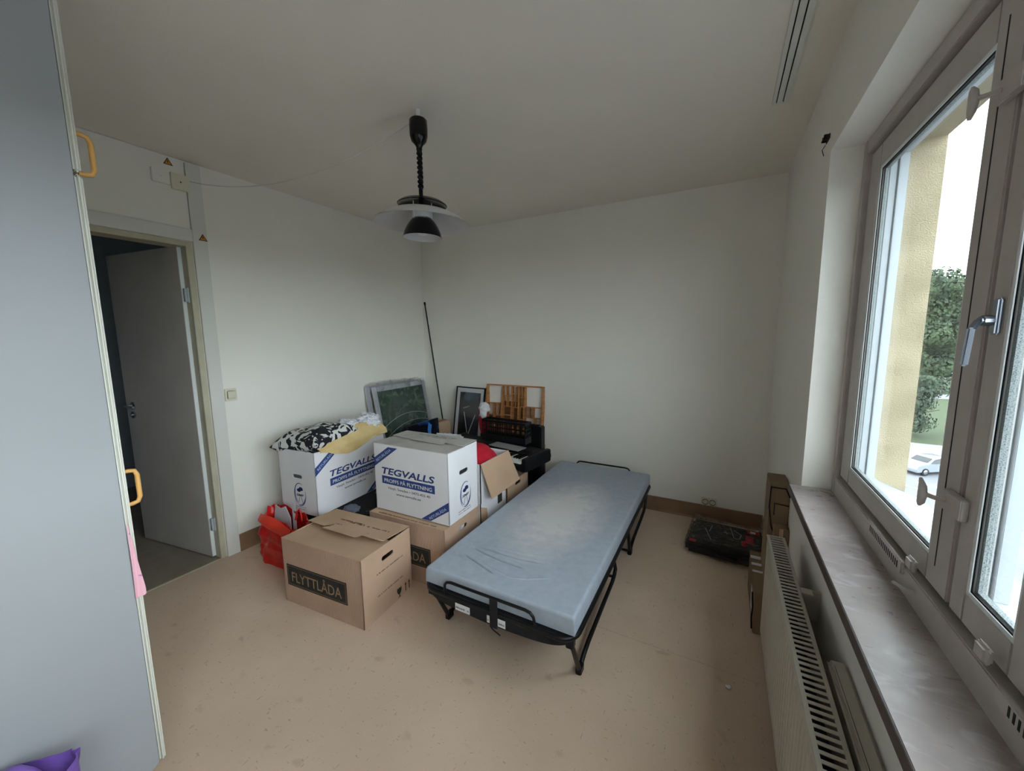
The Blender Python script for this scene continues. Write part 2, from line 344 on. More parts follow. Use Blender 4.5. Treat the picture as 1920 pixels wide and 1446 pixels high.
# baseboards
g = G(); g.prism([(0, 0), (.022, 0), (.012, .012), (.010, .114), (0, .116)], basis((1, 0, 0), (0, 0, 1), (0, 1, 0), (XL, 1.285, 0)), YB - 1.285)
struct(g.build('baseboard_left', M['base']))
g = G(); g.prism([(0, 0), (.022, 0), (.012, .012), (.010, .114), (0, .116)], basis((0, -1, 0), (0, 0, 1), (1, 0, 0), (XL + .01, YB, 0)), XR - XL - .02)
struct(g.build('baseboard_back', M['base']))
g = G(); g.prism([(0, 0), (.022, 0), (.012, .012), (.010, .114), (0, .116)], basis((-1, 0, 0), (0, 0, 1), (0, 1, 0), (XR, YF, 0)), YB - YF)
struct(g.build('baseboard_right', M['base']))

# hallway behind the door
struct(G().box(-5.2, XL - .001, YF - .15, YB + .15, -.12, 0).build('floor_hall', M['hallfloor']))
struct(G().box(-5.2, -5.1, YF - .15, YB, 0, H).build('wall_hall_left', M['hallwall']))
struct(G().box(-5.1, XL - .13, 2.0, 2.1, 0, H).build('wall_hall_back', M['hallwall']))
struct(G().box(-5.1, XL - .13, -1.1, -1.0, 0, H).build('wall_hall_front', M['hallwall']))
struct(G().box(XL - .012, XL + .002, DY0, DY1, -.002, .0025).build('trim_1', M['cream']))

# ================================================================ door
door = thing('door_1', None, None, (XL, 1.172, 0), kind='structure')
def rel(o, base): o.location = tuple(-v for v in base); return o
base = (XL, 1.172, 0)
g = G(); g.box(XL - .11, XL + .004, 1.172, DY1, 0, 2.035); g.box(XL - .11, XL + .004, DY0, .472, 0, 2.035); g.box(XL - .11, XL + .004, .472, 1.172, 2.006, 2.035)
rel(g.build('frame', M['cream'], door, bevel=.002), base)
g = G(); g.box(XL, XL + .018, 1.208, 1.283, 0, H - .01); g.box(XL, XL + .018, DY0 - .06, 1.207, 2.037, 2.108); g.box(XL, XL + .018, DY0 - .06, DY0 + .004, 0, 2.036)
rel(g.build('casing', M['casing'], door, bevel=.002), base)
rel(G().box(XL, XL + .006, DY0 - .06, 1.206, 2.110, H - .002).build('over_door_panel', M['wall'], door, bevel=.001), base)
ang = math.atan2(.104, .745)
leaf = thing('door_leaf', None, None); leaf.parent = door; leaf.location = (-.062, -.022, 0); leaf.rotation_euler = (0, 0, ang)
# a leaf mesh carries the sub-parts
bpy.data.objects.remove(leaf)
leaf = G().box(-.75, 0, 0, .04, .008, 2.012).build('door_leaf', M['doorpaint'], door, bevel=.0015, label='grey white flush door leaf standing open into the hall')
leaf.location = (-.062, -.022, 0); leaf.rotation_euler = (0, 0, ang)
G().box(0, .0015, .001, .039, .01, 2.01).build('edge_strip', M['lining'], leaf)
g = G(); g.lathe([(0, 0), (.026, 0), (.026, .006), (.012, .010), (.010, .04), (.0, .04)], n=20)
for v in range(len(g.v)): x, y, z = g.v[v]; g.v[v] = (-.665 + x, -z, 1.0 + y)
g.tube([(-.665, -.04, 1.0), (-.665, -.048, 1.0), (-.63, -.05, 1.0), (-.56, -.05, 1.0)], .008, 8)
g.build('handle', M['steel'], leaf, smooth=True, label='chrome lever handle')
g = G(); g.lathe([(0, 0), (.024, 0), (.024, .008), (.008, .010), (.008, .022), (0, .022)], n=18)
for v in range(len(g.v)): x, y, z = g.v[v]; g.v[v] = (-.672 + x, -z, .935 + y)
g.build('thumb_turn', M['steel'], leaf, smooth=True, label='chrome thumb turn of the lock')
for hz_ in (.24, 1.72):
    g = G(); g.tube([(-.03, 0, hz_ - .045), (-.03, 0, hz_ + .045)], .009, 10); g.box(-.045, -.028, -.02, .0, hz_ - .04, hz_ + .04)
    g.build('hinge', M['galv'], door, smooth=True)
# white boxes and stickers above the door
for (y0, y1, z0, z1) in ((1.045, 1.128, 2.335, 2.410), (1.132, 1.222, 2.320, 2.412)):
    t_ = thing('junction_box', ('cream' if y0 > 1.1 else 'white') + ' square electrical cover plate above the door, ' + ('nearer the corner of the room' if y0 > 1.1 else 'nearer the wardrobe'), 'junction box', (XL + .006, (y0 + y1) / 2, z0))
    hw = (y1 - y0) / 2
    G().box(0, .014, -hw, hw, 0, z1 - z0).build('cover', M['ivory'] if y0 > 1.1 else M['wall'], t_, bevel=.003)
    G().box(.014, .016, -.003, .003, (z1 - z0) / 2 - .003, (z1 - z0) / 2 + .003).build('screw', M['dark'] if y0 > 1.1 else M['white'], t_)
def sticker(y, z, s, label, xo=.0065):
    o = G().prism([(-s, 0), (s, 0), (0, s * 1.75)], right((XL + xo, y, z)), .0008).build('warning_sticker', M['inkblack']); tag(o, label, 'sticker')
    G().prism([(-s * .7, s * .16), (s * .7, s * .16), (0, s * 1.42)], right((XL + xo + .0008, y, z)), .0004).build('yellow_field', mats_y, o)
    G().prism([(-.1 * s, 1.1 * s), (.12 * s, 1.1 * s), (0, .78 * s), (.16 * s, .78 * s), (-.08 * s, .28 * s), (0, .62 * s), (-.16 * s, .62 * s)], right((XL + xo + .0012, y, z)), .0004).build('bolt_mark', M['inkblack'], o)
mats_y = mat('sticker_yellow', (222, 140, 40), .5)
sticker(1.131, 2.449, .0225, 'yellow and black electric warning triangle high above the two cover plates')
sticker(1.260, 2.052, .0235, 'yellow and black electric warning triangle at the top corner of the door casing', .0185)
# light switch
t_ = thing('light_switch', 'cream rocker light switch on the wall beside the door', 'switch', (XL, 1.327, 1.043))
G().box(0, .010, -.036, .036, 0, .083).build('plate', M['ivory'], t_, bevel=.003)
G().box(.010, .016, -.024, .024, .016, .068).build('rocker', M['ivory'], t_, bevel=.003)
# socket
t_ = thing('wall_socket', 'cream double wall socket above the skirting by the black tool case', 'socket', (-.032, YB, .118))
G().box(-.055, .055, -.012, 0, 0, .062).build('plate', M['ivory'], t_, bevel=.003)
for sx in (-.025, .025):
    g = G(); g.lathe([(.019, 0), (.0215, 0), (.0215, .006), (.019, .006)], n=24, closed=True)
    g.v = [(sx + x, -.012 - z, .03 + y) for x, y, z in g.v]; g.build('socket_ring', M['dark'], t_)

# ================================================================ window
win = thing('window_1', None, None, (.44, .8, .805), kind='structure'); wb = (.44, .8, .805)
S1 = (1.085, 1.915); S2 = (.82, 1.070); S3 = (-.33, .805); S_ADDED = (-1.27, -.345)  # last sash is unseen, added behind the camera to brighten the room
G1 = (1.177, 1.812); G2 = (.882, 1.022); G3 = (-.24, .735); G_ADDED = (-1.19, -.425)
ZB, ZT, GB, GT = .885, 2.080, .947, 2.002
g = G(); g.ring(WY0, WY1, .8, WZ1, WY0 + .04, 1.925, .872, 2.09, .424, .468); g.box(.446, .468, 1.0725, 1.0825, .872, 2.09); g.box(.446, .468, .8075, .8175, .872, 2.09); g.box(.446, .468, -.3425, -.3325, .872, 2.09)
rel(g.build('frame', M['winframe'], win, bevel=.003), wb)
g = G(); g.ring(WY0, WY1 - .002, .86, 2.13, -1.2, 1.806, .935, 2.02, .468, .474)
rel(g.build('gasket', M['dark'], win), wb)
for (s, gl) in ((S1, G1), (S2, G2), (S3, G3), (S_ADDED, G_ADDED)):
    g = G(); g.ring(s[0], s[1], ZB, ZT, gl[0], gl[1], GB, GT, .437, .467)
    sash = rel(g.build('sash', M['winframe'], win, bevel=.003), wb)
    g = G(); g.ring(gl[0] - .004, gl[1] + .004, GB - .004, GT + .004, gl[0] + .006, gl[1] - .006, GB + .006, GT - .006, .4395, .4415); g.build('glazing_bead', M['lining'], sash)
    g = G(); g.ring(gl[0] - .002, gl[1] + .002, GB - .002, GT + .002, gl[0] + .009, gl[1] - .009, GB + .009, GT - .009, .4425, .4435); g.build('gasket', M['dark'], sash)
    G().box(.446, .449, gl[0] - .003, gl[1] + .003, GB - .003, GT + .003).build('pane', M['glass'], sash)
    g = G(); g.ring(gl[0] - .004, gl[1] + .004, GB - .004, GT + .004, gl[0] + .010, gl[1] - .010, GB + .010, GT - .010, .4495, .460); g.build('glass_spacer', M['spacer'], sash)
# fine groove on the stile of the large sash
rel(G().box(.4364, .4374, 1.140, 1.1435, .935, 2.03).build('stile_groove', M['dark'], win), wb)
# outer white linings between the coupled sashes
for k_, (x0, x1, dd) in enumerate(((.4605, .478, 0), (.481, .504, .007))):
    g = G(); g.box(x0, x1, -1.235, -1.2 + dd, .84, 2.09); g.box(x0, x1, 1.80 - dd, 1.834, .84, 2.09); g.box(x0, x1, -1.2 + dd, 1.80 - dd, .84, .925 + dd); g.box(x0, x1, -1.2 + dd, 1.80 - dd, 2.035 - dd, 2.094)
    for yc, hw_ in ((1.075, .030), (.8125, .024), (-.3375, .03)): g.box(x0, x1, yc - hw_ - dd, yc + hw_ + dd, .925 + dd, 2.035 - dd)
    rel(g.build('outer_lining', M['outerlining'], win, bevel=.001), wb)
# outer sheet metal sill
g = G(); g.hexa([(.50, -1.2, .92), (.63, -1.2, .865), (.63, 1.80, .865), (.50, 1.80, .92), (.50, -1.2, .926), (.63, -1.2, .871), (.63, 1.80, .871), (.50, 1.80, .926)])
g.box(.628, .632, -1.2, 1.80, .83, .871)
rel(g.build('outer_sill', M['metalsill'], win, bevel=.001), wb)
# inner stone sill
rel(G().box(.283, .440, WY0, 1.965, .786, .805).build('sill', M['stone'], win, label='polished grey brown stone sill with pale veins'), wb)
rel(G().box(.279, .2829, WY0, 1.965, .775, .8052).build('sill_edge', M['stoneedge'], win, bevel=.001, label='dark brown front edge of the stone sill'), wb)
# crank handle
hd = G(); hd.box(.429, .437, 1.030, 1.052, 1.442, 1.508)
hd = rel(hd.build('crank_plate', M['handlemetal'], win, bevel=.003, label='metal window handle plate'), wb)
g = G(); g.tube([(.43, 1.041, 1.468), (.41, 1.036, 1.468)], .010, 10); g.bar((.412, 1.040, 1.470), (.392, 1.012, 1.452), .011, .008); g.bar((.392, 1.012, 1.456), (.388, 1.010, 1.386), .011, .007, (0, 1, 0))
g.build('crank_lever', M['handlemetal'], hd, bevel=.003)
# white stay hooks
def stay(z, s):
    g = G(); g.box(.424, .437, 1.045, 1.118, z - .022, z + .022); g.tube([(.425, 1.10, z), (.410, 1.112, z), (.400, 1.118 + .004, z + .002)], .005, 8)
    o = rel(g.build('stay_bracket', M['winframe'], win, bevel=.002), wb)
    pts = [(.397, 1.137 + .004 * s, z + .031 * s), (.397, 1.128, z + .018 * s), (.397, 1.124, z), (.397, 1.128, z - .018 * s), (.397, 1.134, z - .028 * s)]
    G().tube(pts, .007, 8, rads=[.003, .007, .0085, .007, .003]).build('stay_paddle', M['winframe'], o, smooth=True)
stay(1.100, 1); stay(1.885, -1)
# trickle vents and knobs along the bottom rail
for (ya, yb, yk) in ((1.24, 1.50, 1.195), (.62, .86, .905)):
    o = rel(G().box(.416, .426, ya, yb, .852, .882).build('trickle_vent', M['winframe'], win, bevel=.002), wb)
    g = G(); n = int((yb - ya - .04) / .012)
    for i in range(n): y = ya + .02 + i * .012; g.box(.4155, .4162, y, y + .005, .858, .876)
    g.build('slot_row', M['dark'], o)['kind'] = 'stuff'
    rel(G().box(.412, .425, yk - .018, yk + .018, .889, .921).build('vent_knob', M['winframe'], win, bevel=.0055, seg=3), wb)
g = G(); g.tube([(.424, 1.175, .845), (.405, 1.178, .847), (.396, 1.21, .842)], .004, 8); rel(g.build('latch_lever', M['winframe'], win, smooth=True), wb)
# curtain track on the ceiling
t_ = thing('curtain_track', 'white double grooved curtain track on the ceiling by the window', 'curtain rail', (.172, 2.27, H))
G().prism([(-.030, 0), (-.030, -.012), (-.016, -.012), (-.016, -.003), (-.011, -.003), (-.011, -.012), (.009, -.012), (.009, -.003), (.014, -.003), (.014, -.012), (.034, -.012), (.034, 0)], basis((1, 0, 0), (0, 0, 1), (0, -1, 0), (0, 0, 0)), 3.2).build('rail', M['white'], t_)
g = G(); g.box(-.016, -.011, -3.2, -.004, -.0045, -.003); g.box(.009, .014, -3.2, -.004, -.0045, -.003); g.build('groove', M['dark'], t_)
# blind bracket
t_ = thing('blind_bracket', 'small black metal bracket on the wall above the window corner', 'bracket', (XR, 2.03, 2.185))
g = G(); g.box(-.003, 0, -.03, .03, .012, .032); g.box(-.018, 0, -.018, -.012, .014, .034); g.box(-.018, 0, .010, .016, .014, .034); g.build('plate', M['darkgrey'], t_, bevel=.001)
g = G(); g.tube([(-.015, -.035, .024), (-.015, .03, .024)], .004, 8); g.tube([(-.003, .035, .012), (-.010, .05, .0), (-.004, .045, -.025)], .0015, 6); g.build('pin', M['blackmetal'], t_)

# ================================================================ radiator
rad = thing('radiator', 'white ribbed panel radiator with grille top under the window sill', 'radiator', (.237, .95, 0)); rb = (.237, .95, 0)
RY0, RY1, RZ0, RZ1 = -.1, 1.866, .155, .598
g = G()
pitch = .0333; n = int((RY1 - RY0 - .04) / pitch); prof = [(0, RY0)]
for i in range(n):
    y = RY0 + .02 + i * pitch; prof += [(0, y), (0, y + .012), (-.0035, y + .017), (-.0035, y + .026), (0, y + .031)]
prof += [(0, RY1)]
zs = [RZ0, RZ0 + .03, RZ0 + .045, RZ1 - .045, RZ1 - .03, RZ1]; ks = [0, 0, 1, 1, 0, 0]
vs = [(.2095 + q[0] * k, q[1], z) for z, k in zip(zs, ks) for q in prof]; w_ = len(prof)
g.add(vs, [(j * w_ + i, j * w_ + i + 1, (j + 1) * w_ + i + 1, (j + 1) * w_ + i) for j in range(5) for i in range(w_ - 1)])
rel(g.build('front_panel', M['radiator'], rad, thick=.0015), rb)
rel(G().box(.262, .268, RY0, RY1, RZ0, RZ1).build('back_panel', M['radiator'], rad, bevel=.001), rb)
for ya_ in (RY1 - .003, RY0): rel(G().box(.2075, .268, ya_, ya_ + .003, RZ0 + .01, RZ1 - .002).build('end_cover', M['radiator'], rad, bevel=.001), rb)
rel(G().box(.222, .255, RY0 + .03, RY1 - .03, RZ0 + .03, RZ1 - .06).build('convector', M['dark'], rad), rb)
g = G(); g.box(.205, .215, RY0, RY1, RZ1, RZ1 + .005); g.box(.259, .269, RY0, RY1, RZ1, RZ1 + .005); g.box(.215, .259, RY0, RY0 + .012, RZ1, RZ1 + .005); g.box(.215, .259, RY1 - .012, RY1, RZ1, RZ1 + .005)
grl = rel(g.build('grille_frame', M['radiator'], rad, bevel=.001), rb)
sl = None
k = 0; y = RY1 - .026
while y > RY0 + .015:
    if sl is None: sl = G().box(-.023, .023, -.0035, .0035, -.0015, .0015).build('slat', M['radiator'], grl); o = sl
    else: o = sl.copy(); COL.objects.link(o); o.parent = grl
    o.location = (.237, y, RZ1 + .0025); o.rotation_euler = (.35, 0, 0); y -= .0205
for yb_ in (1.50,):
    g = G(); g.box(.268, XR - .001, yb_ - .004, yb_ + .004, .50, .605); g.box(.268, .300, yb_ - .03, yb_ + .004, .598, .606); rel(g.build('wall_bracket', M['radiator'], rad, bevel=.001), rb)
g = G(); g.tube([(.24, 1.72, .17), (.24, 1.72, .0)], .008, 10); g.tube([(.24, 1.66, .17), (.24, 1.66, .0)], .008, 10); rel(g.build('pipe', M['radiator'], rad, smooth=True), rb)
o = G(); o.prism([(0, 0), (.042, 0), (.042, -1.3), (0, -1.3)][::-1], basis((1, 0, 0), (0, 1, 0), (0, 0, 1), (.282, 1.195, .0)), .603)
o = o.build('pipe_cover', M['radiator'], bevel=.008, seg=3); tag(o, 'flat topped white metal cover squeezed between the radiator and the wall', 'cover')
tp = G(); tp.box(.2935, .2945, -.08, 1.17, .603, .6036); tp.build('seam', M['dark'], o)

# ================================================================ wardrobe
wd = thing('wardrobe', 'tall white built-in wardrobe at the left edge with yellow handles', 'wardrobe', (-1.59, .1, 0)); wbx = (-1.59, .1, 0)
WX = -1.571
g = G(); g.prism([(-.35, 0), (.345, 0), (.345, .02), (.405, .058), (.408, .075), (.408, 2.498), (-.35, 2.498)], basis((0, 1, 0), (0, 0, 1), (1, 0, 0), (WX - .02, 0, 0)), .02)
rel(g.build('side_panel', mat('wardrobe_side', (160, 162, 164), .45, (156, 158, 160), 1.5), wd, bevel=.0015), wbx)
rel(G().box(-2.85, WX - .02, -.33, .405, .06, 2.495).build('carcass', M['white'], wd), wbx)
rel(G().box(-2.85, WX - .03, .31, .345, 0, .06).build('plinth', M['white'], wd), wbx)
xs = [WX, WX - .425, WX - .85, -2.85]
for i in range(3):
    for (z0, z1, hz_) in ((.056, 1.902, .995), (1.909, 2.492, 1.967)):
        dr = rel(G().box(xs[i + 1] + .003, xs[i] - .001, .4105, .4265, z0, z1).build('door', M['wdoor'], wd, bevel=.006, seg=3), wbx)
        x = xs[i] - .030
        G().tube([(x, .426, hz_ - .053), (x, .440, hz_ - .053), (x, .453, hz_ - .050), (x, .459, hz_ - .036), (x, .459, hz_ + .036), (x, .453, hz_ + .050), (x, .440, hz_ + .053), (x, .426, hz_ + .053)], .0065, 10).build('handle', M['yellow'], dr, smooth=True, label='yellow plastic bow handle')
pk = G()
def pf(u, v):
    zt = .893 - .245 * v; y0 = .4105 - .004 * v; y1 = .4125 + .019 * min(1, v * 1.1); return (WX + .003 + .004 * v * sin(u * 6 + v * 3), y0 + (y1 - y0) * u, zt + .006 * u * v)
o = pk.grid(pf, 8, 24).build('cloth', M['pink'], thick=.0015, smooth=True); tag(o, 'pink patterned cloth tip caught in the lower wardrobe door', 'cloth')

# ================================================================ pendant lamp
LX, LY = -1.304, 1.502
lp = thing('pendant_lamp', 'black and white pendant lamp with three shades hanging from the ceiling', 'lamp', (LX, LY, 1.93)); zb = -1.93
g = G(); g.lathe([(0, H + zb), (.012, H + zb), (.012, 2.475 + zb), (.006, 2.46 + zb), (0, 2.455 + zb)], n=12); g.build('ceiling_hook', M['white'], lp, smooth=True)
g = G(); g.lathe([(0, 2.458), (.036, 2.458), (.041, 2.452), (.042, 2.42), (.041, 2.385), (.034, 2.362), (.020, 2.348), (.013, 2.335), (.012, 2.32), (0, 2.32)], n=32); g.v = [(x, y, z + zb) for x, y, z in g.v]; g.build('canopy', M['blackgloss'], lp, smooth=True)
g = G()
for k_ in (0, pi): g.tube([(.0075 * cos(i * .42 + k_), .0075 * sin(i * .42 + k_), 2.335 - i * .0028 + zb) for i in range(68)], .0068, 8); g.build('spiral_cord', M['black'], lp, smooth=True)
g = G(); g.tube([(0, 0, 2.15 + zb), (0, 0, 2.05 + zb)], .010, 12)
g.build('stem', M['blackgloss'], lp, smooth=True)
def shade(prof_out, th, name, mo, mi, label=None):
    g = G(); g.lathe([(r, z + zb) for r, z in prof_out], n=64); o = g.build(name, mo, lp, smooth=True, label=label); o.rotation_euler = (0, radians(2.2), 0)
    g = G(); g.lathe([(max(r - th, .004), z - th * .8 + zb) for r, z in prof_out], n=64); g.build('inner_side', mi, o, smooth=True)
shade([(.010, 2.116), (.022, 2.108), (.06, 2.103), (.10, 2.090), (.117, 2.077)], .0015, 'top_shade', M['blackgloss'], M['blackgloss'])
shade([(.045, 2.062), (.08, 2.056), (.14, 2.040), (.19, 2.018), (.226, 1.990)], .0015, 'wide_shade', M['shadewhite'], M['shadewhite'], 'wide white dished shade')
shade([(.046, 2.012), (.058, 2.002), (.074, 1.978), (.086, 1.952), (.092, 1.928)], .0015, 'bottom_shade', M['blackgloss'], M['shadewhite'], 'black dome shade with white inside')
g = G(); g.lathe([(.046, 2.046), (.046, 2.016)], n=24); g.v = [(x, y, z + zb) for x, y, z in g.v]
for a in range(3): g.tube([(.05 * cos(a * 2.1 + .4), .05 * sin(a * 2.1 + .4), 2.085 + zb), (.05 * cos(a * 2.1 + .4), .05 * sin(a * 2.1 + .4), 2.008 + zb)], .002, 6)
g.build('ring_holder', M['lining'], lp)
g = G(); g.lathe([(0, 2.05), (.018, 2.05), (.02, 2.0), (.03, 1.98), (.03, 1.96), (.018, 1.94), (0, 1.935)], n=20); g.v = [(x, y, z + zb) for x, y, z in g.v]; g.build('bulb', M['paper'], lp, smooth=True)
A = Vector((XL + .02, 1.224, 2.385)); B = Vector((LX - .035, LY - .006, 2.452))
pts = [A + (B - A) * (i / 30) + Vector((0, 0, -.125 * 4 * (i / 30) * (1 - i / 30))) for i in range(31)]
o = G().tube([p - A for p in pts], .0018, 6).build('lamp_cable', M['cablegrey'], loc=tuple(A)); tag(o, 'thin pale cable sagging from the cover plate over the door to the lamp', 'cable')

# ================================================================ moving boxes
def shell(root, w, d, h, mo, mi, th=.005, holes=('r', 'l'), hz_=None, z0=0, dark=True):
    """four cardboard walls, handle holes in the ends"""
    hz_ = hz_ or h * .79
    for nm, mtx, ww in (('f', front((0, -d / 2 + th / 2, 0)), w), ('b', front((0, d / 2 - th / 2, 0)), w), ('r', right((w / 2 - th / 2, 0, 0)), d), ('l', right((-w / 2 + th / 2, 0, 0)), d)):
        hl = [oblong(0, hz_, .088, .026)] if nm in holes else []
        panel('side_panel', rect(-ww / 2, z0, ww / 2, h), hl, th, mtx, mo, root)
    G().box(-w / 2 + th, w / 2 - th, -d / 2 + th, d / 2 - th, z0 + .002, z0 + .008).build('bottom', mi, root)
def rect_tri(x0, x1, y): return []

# --- front brown box
def place(Nx, Ny, ang, w, d): # centre of a box whose near right corner is N
    u = Vector((cos(ang), sin(ang))); v = Vector((-sin(ang), cos(ang))); c = Vector((Nx, Ny)) - u * w / 2 + v * d / 2; return c.x, c.y
a = radians(4.5); cx, cy = place(-1.497, 1.178, a, .575, .372)
W_, D2, H2 = .575, .372, .372
fb = thing('moving_box', 'brown closed moving box on the floor in front, lid flap lifting', 'box', (cx, cy, 0), a)
shell(fb, W_, D2, H2 - .004, M['kraft'], M['kraftin'], hz_=.298, holes=('r', 'l'))
def lidflap(root, w, y0, y1, z0, z1, sag, name='lid_flap', tab=None, m=M['kraftplain'], th=.004):
    ny = 10; nx = 30
    def fn(u, v):
        x = -w / 2 + w * u; y = y0 + (y1 - y0) * v; z = z0 + (z1 - z0) * v - sag * sin(pi * u) * sin(pi * v * .9 + .15); return (x, y, z)
    return G().grid(fn, nx, ny).build(name, m, root, thick=th, smooth=False)
lidflap(fb, W_, -D2 / 2, .035, H2 - .002, H2 - .012, .004)
# upper flap with locking tab: outline with slots
yb0 = D2 / 2; ye = -.018
out = [(-W_ / 2, yb0), (-W_ / 2, ye), (-.152, ye - .004), (-.112, ye + .034), (-.104, ye + .026), (-.136, ye - .034), (.120, ye - .036), (.150, ye + .030), (.160, ye + .022), (.134, ye - .010), (W_ / 2 - .004, ye - .004), (W_ / 2, yb0)]
o = panel('lid_flap', out, [], .004, Matrix.Translation((0, 0, 0)), M['kraftplain'], fb)
o.matrix_local = Matrix.Translation((0, yb0, H2 + .001)) @ Matrix.Rotation(radians(-4.6), 4, 'X') @ Matrix.Translation((0, -yb0, 0))
s_ = o
scribble('printed_line', -.05, .13, .105, .012, topflip((0, .0, .003)) @ Matrix.Translation((0, -.19, 0)), M['inkbrown'], s_, 3, 1)
scribble('printed_line', -.20, .09, .085, .012, topflip((0, .0, .003)) @ Matrix.Translation((-.04, -.16, 0)), M['inkbrown'], s_, 5, 1)
scribble('pen_note', -.11, -.06, .0, .008, top((.0, .02, .003)), M['inkgrey'], s_, 5, 1)
def flyttlada(root, w, d):
    F0 = front((0, -d / 2 - .0005, 0)); cxx = w / 2 - .325
    flat('label_panel', [rect(cxx - .222, .104, cxx + .222, .227)], F0, M['inkblack'], root, label='black printed panel on the front')
    g = G()
    for r_ in (rect(cxx - .214, .112, cxx + .214, .1135), rect(cxx - .214, .2175, cxx + .214, .219), rect(cxx - .214, .112, cxx - .2125, .219), rect(cxx + .2125, .112, cxx + .214, .219)): g.prism(r_, F0 @ Matrix.Translation((0, 0, .0008)), .0003)
    g.build('printed_border', M['cardletter'], root)
    text('FLYTTLÅDA', .37, .074, F0 @ Matrix.Translation((0, 0, .0009)), M['cardletter'], root, bold=.006, cx=cxx, cy=.1685)
flyttlada(fb, W_, D2)
R0 = right((W_ / 2 + .0005, 0, 0))
scribble('printed_line', -.085, .115, .232, .008, R0, M['inkbrown'], fb, 11)
scribble('printed_line', -.085, .115, .112, .008, R0, M['inkbrown'], fb, 12)
g = G(); cup = [(-.016, .065), (-.018, .045), (-.010, .030), (-.003, .026), (-.003, .012), (-.012, .008), (.012, .008), (.003, .012), (.003, .026), (.010, .030), (.018, .045), (.016, .065), (.004, .058), (.0, .066), (-.006, .058)]
g.prism([(x + .075, y) for x, y in cup], R0, .0006); g.build('glass_symbol', M['inkblack'], fb)
g = G()
for xx in (.128, .158): g.prism([(xx - .003, .012), (xx + .003, .012), (xx + .003, .050), (xx + .008, .050), (xx, .064), (xx - .008, .050), (xx - .003, .050)], R0, .0006)
g.build('arrow_symbol', M['inkblack'], fb)

# --- brown box under the white one
a = radians(2); cx2, cy2 = place(-1.322, 1.606, a, .575, .372)
b2 = thing('moving_box', 'brown closed moving box under the closed white removal box', 'box', (cx2, cy2, 0), a)
shell(b2, W_, .372, .366, M['kraft'], M['kraftin'], hz_=.305)
lidflap(b2, W_, -.186, .10, .368, .364, .001); o = lidflap(b2, W_, .186, -.02, .370, .369, 0)
flyttlada(b2, W_, .372)
scribble('printed_line', -.22, .22, -.175, .010, top((0, 0, .3705)), M['inkbrown'], b2, 23)
G().obox(Matrix.Translation((W_ / 2 - .035, .02, .305)) @ Matrix.Rotation(.3, 4, 'Z'), .02, .035, .03).build('white_content', M['paper'], b2)

# --- printed white boxes
def emblem(root, mtx):
    def arc(r0, a0, a1, w0, w1, n=20, sx=.034, sy=.062):
        o_ = []; i_ = []
        for k in range(n + 1):
            t = k / n; a_ = a0 + (a1 - a0) * t; w = w0 + (w1 - w0) * t; w *= sin(pi * min(1, t * 1.0 + .08)) ** .5 if t < .98 else .3
            o_.append((sx * r0 * cos(a_), sy * r0 * sin(a_))); i_.append(((sx * r0 - w) * cos(a_), (sy * r0 - w) * sin(a_)))
        g = G(); k0 = len(o_)
        g.add([mtx @ Vector((x, y, .0006)) for x, y in o_] + [mtx @ Vector((x, y, .0006)) for x, y in i_], [(i, i + 1, k0 + i + 1, k0 + i) for i in range(k0 - 1)]); return g
    e = arc(1, radians(60), radians(250), .004, .005)
    for gg in (arc(1, radians(-110), radians(35), .006, .003), arc(.86, radians(150), radians(262), .002, .003), arc(.88, radians(-95), radians(-10), .002, .004)):
        e.add(gg.v, gg.f)
    e.build('emblem_ring', M['ink'], root)
    rd = random.Random(4); polys = []
    for k in range(9):
        x = rd.uniform(-.009, .010); y = rd.uniform(.018, .034); r = rd.uniform(.008, .012); polys.append([(x + r * cos(q * pi / 4) * rd.uniform(.7, 1.1), y + r * .8 * sin(q * pi / 4)) for q in range(8)])
    flat('emblem_figure', polys, mtx, M['ink'], root)
    text('SMF', .044, .013, mtx, M['inkblack'], root, name='emblem_letters', bold=.03, shear=.2, cx=0, cy=-.004)
    g = G()
    for q in ((-.012, -.045, -.004, -.012), (.012, -.045, .004, -.012)): g.prism([(q[0], q[1]), (q[0] + .002, q[1]), (q[2] + .002, q[3]), (q[2], q[3])], mtx, .0005)
    g.build('emblem_lines', M['inkgrey'], root)
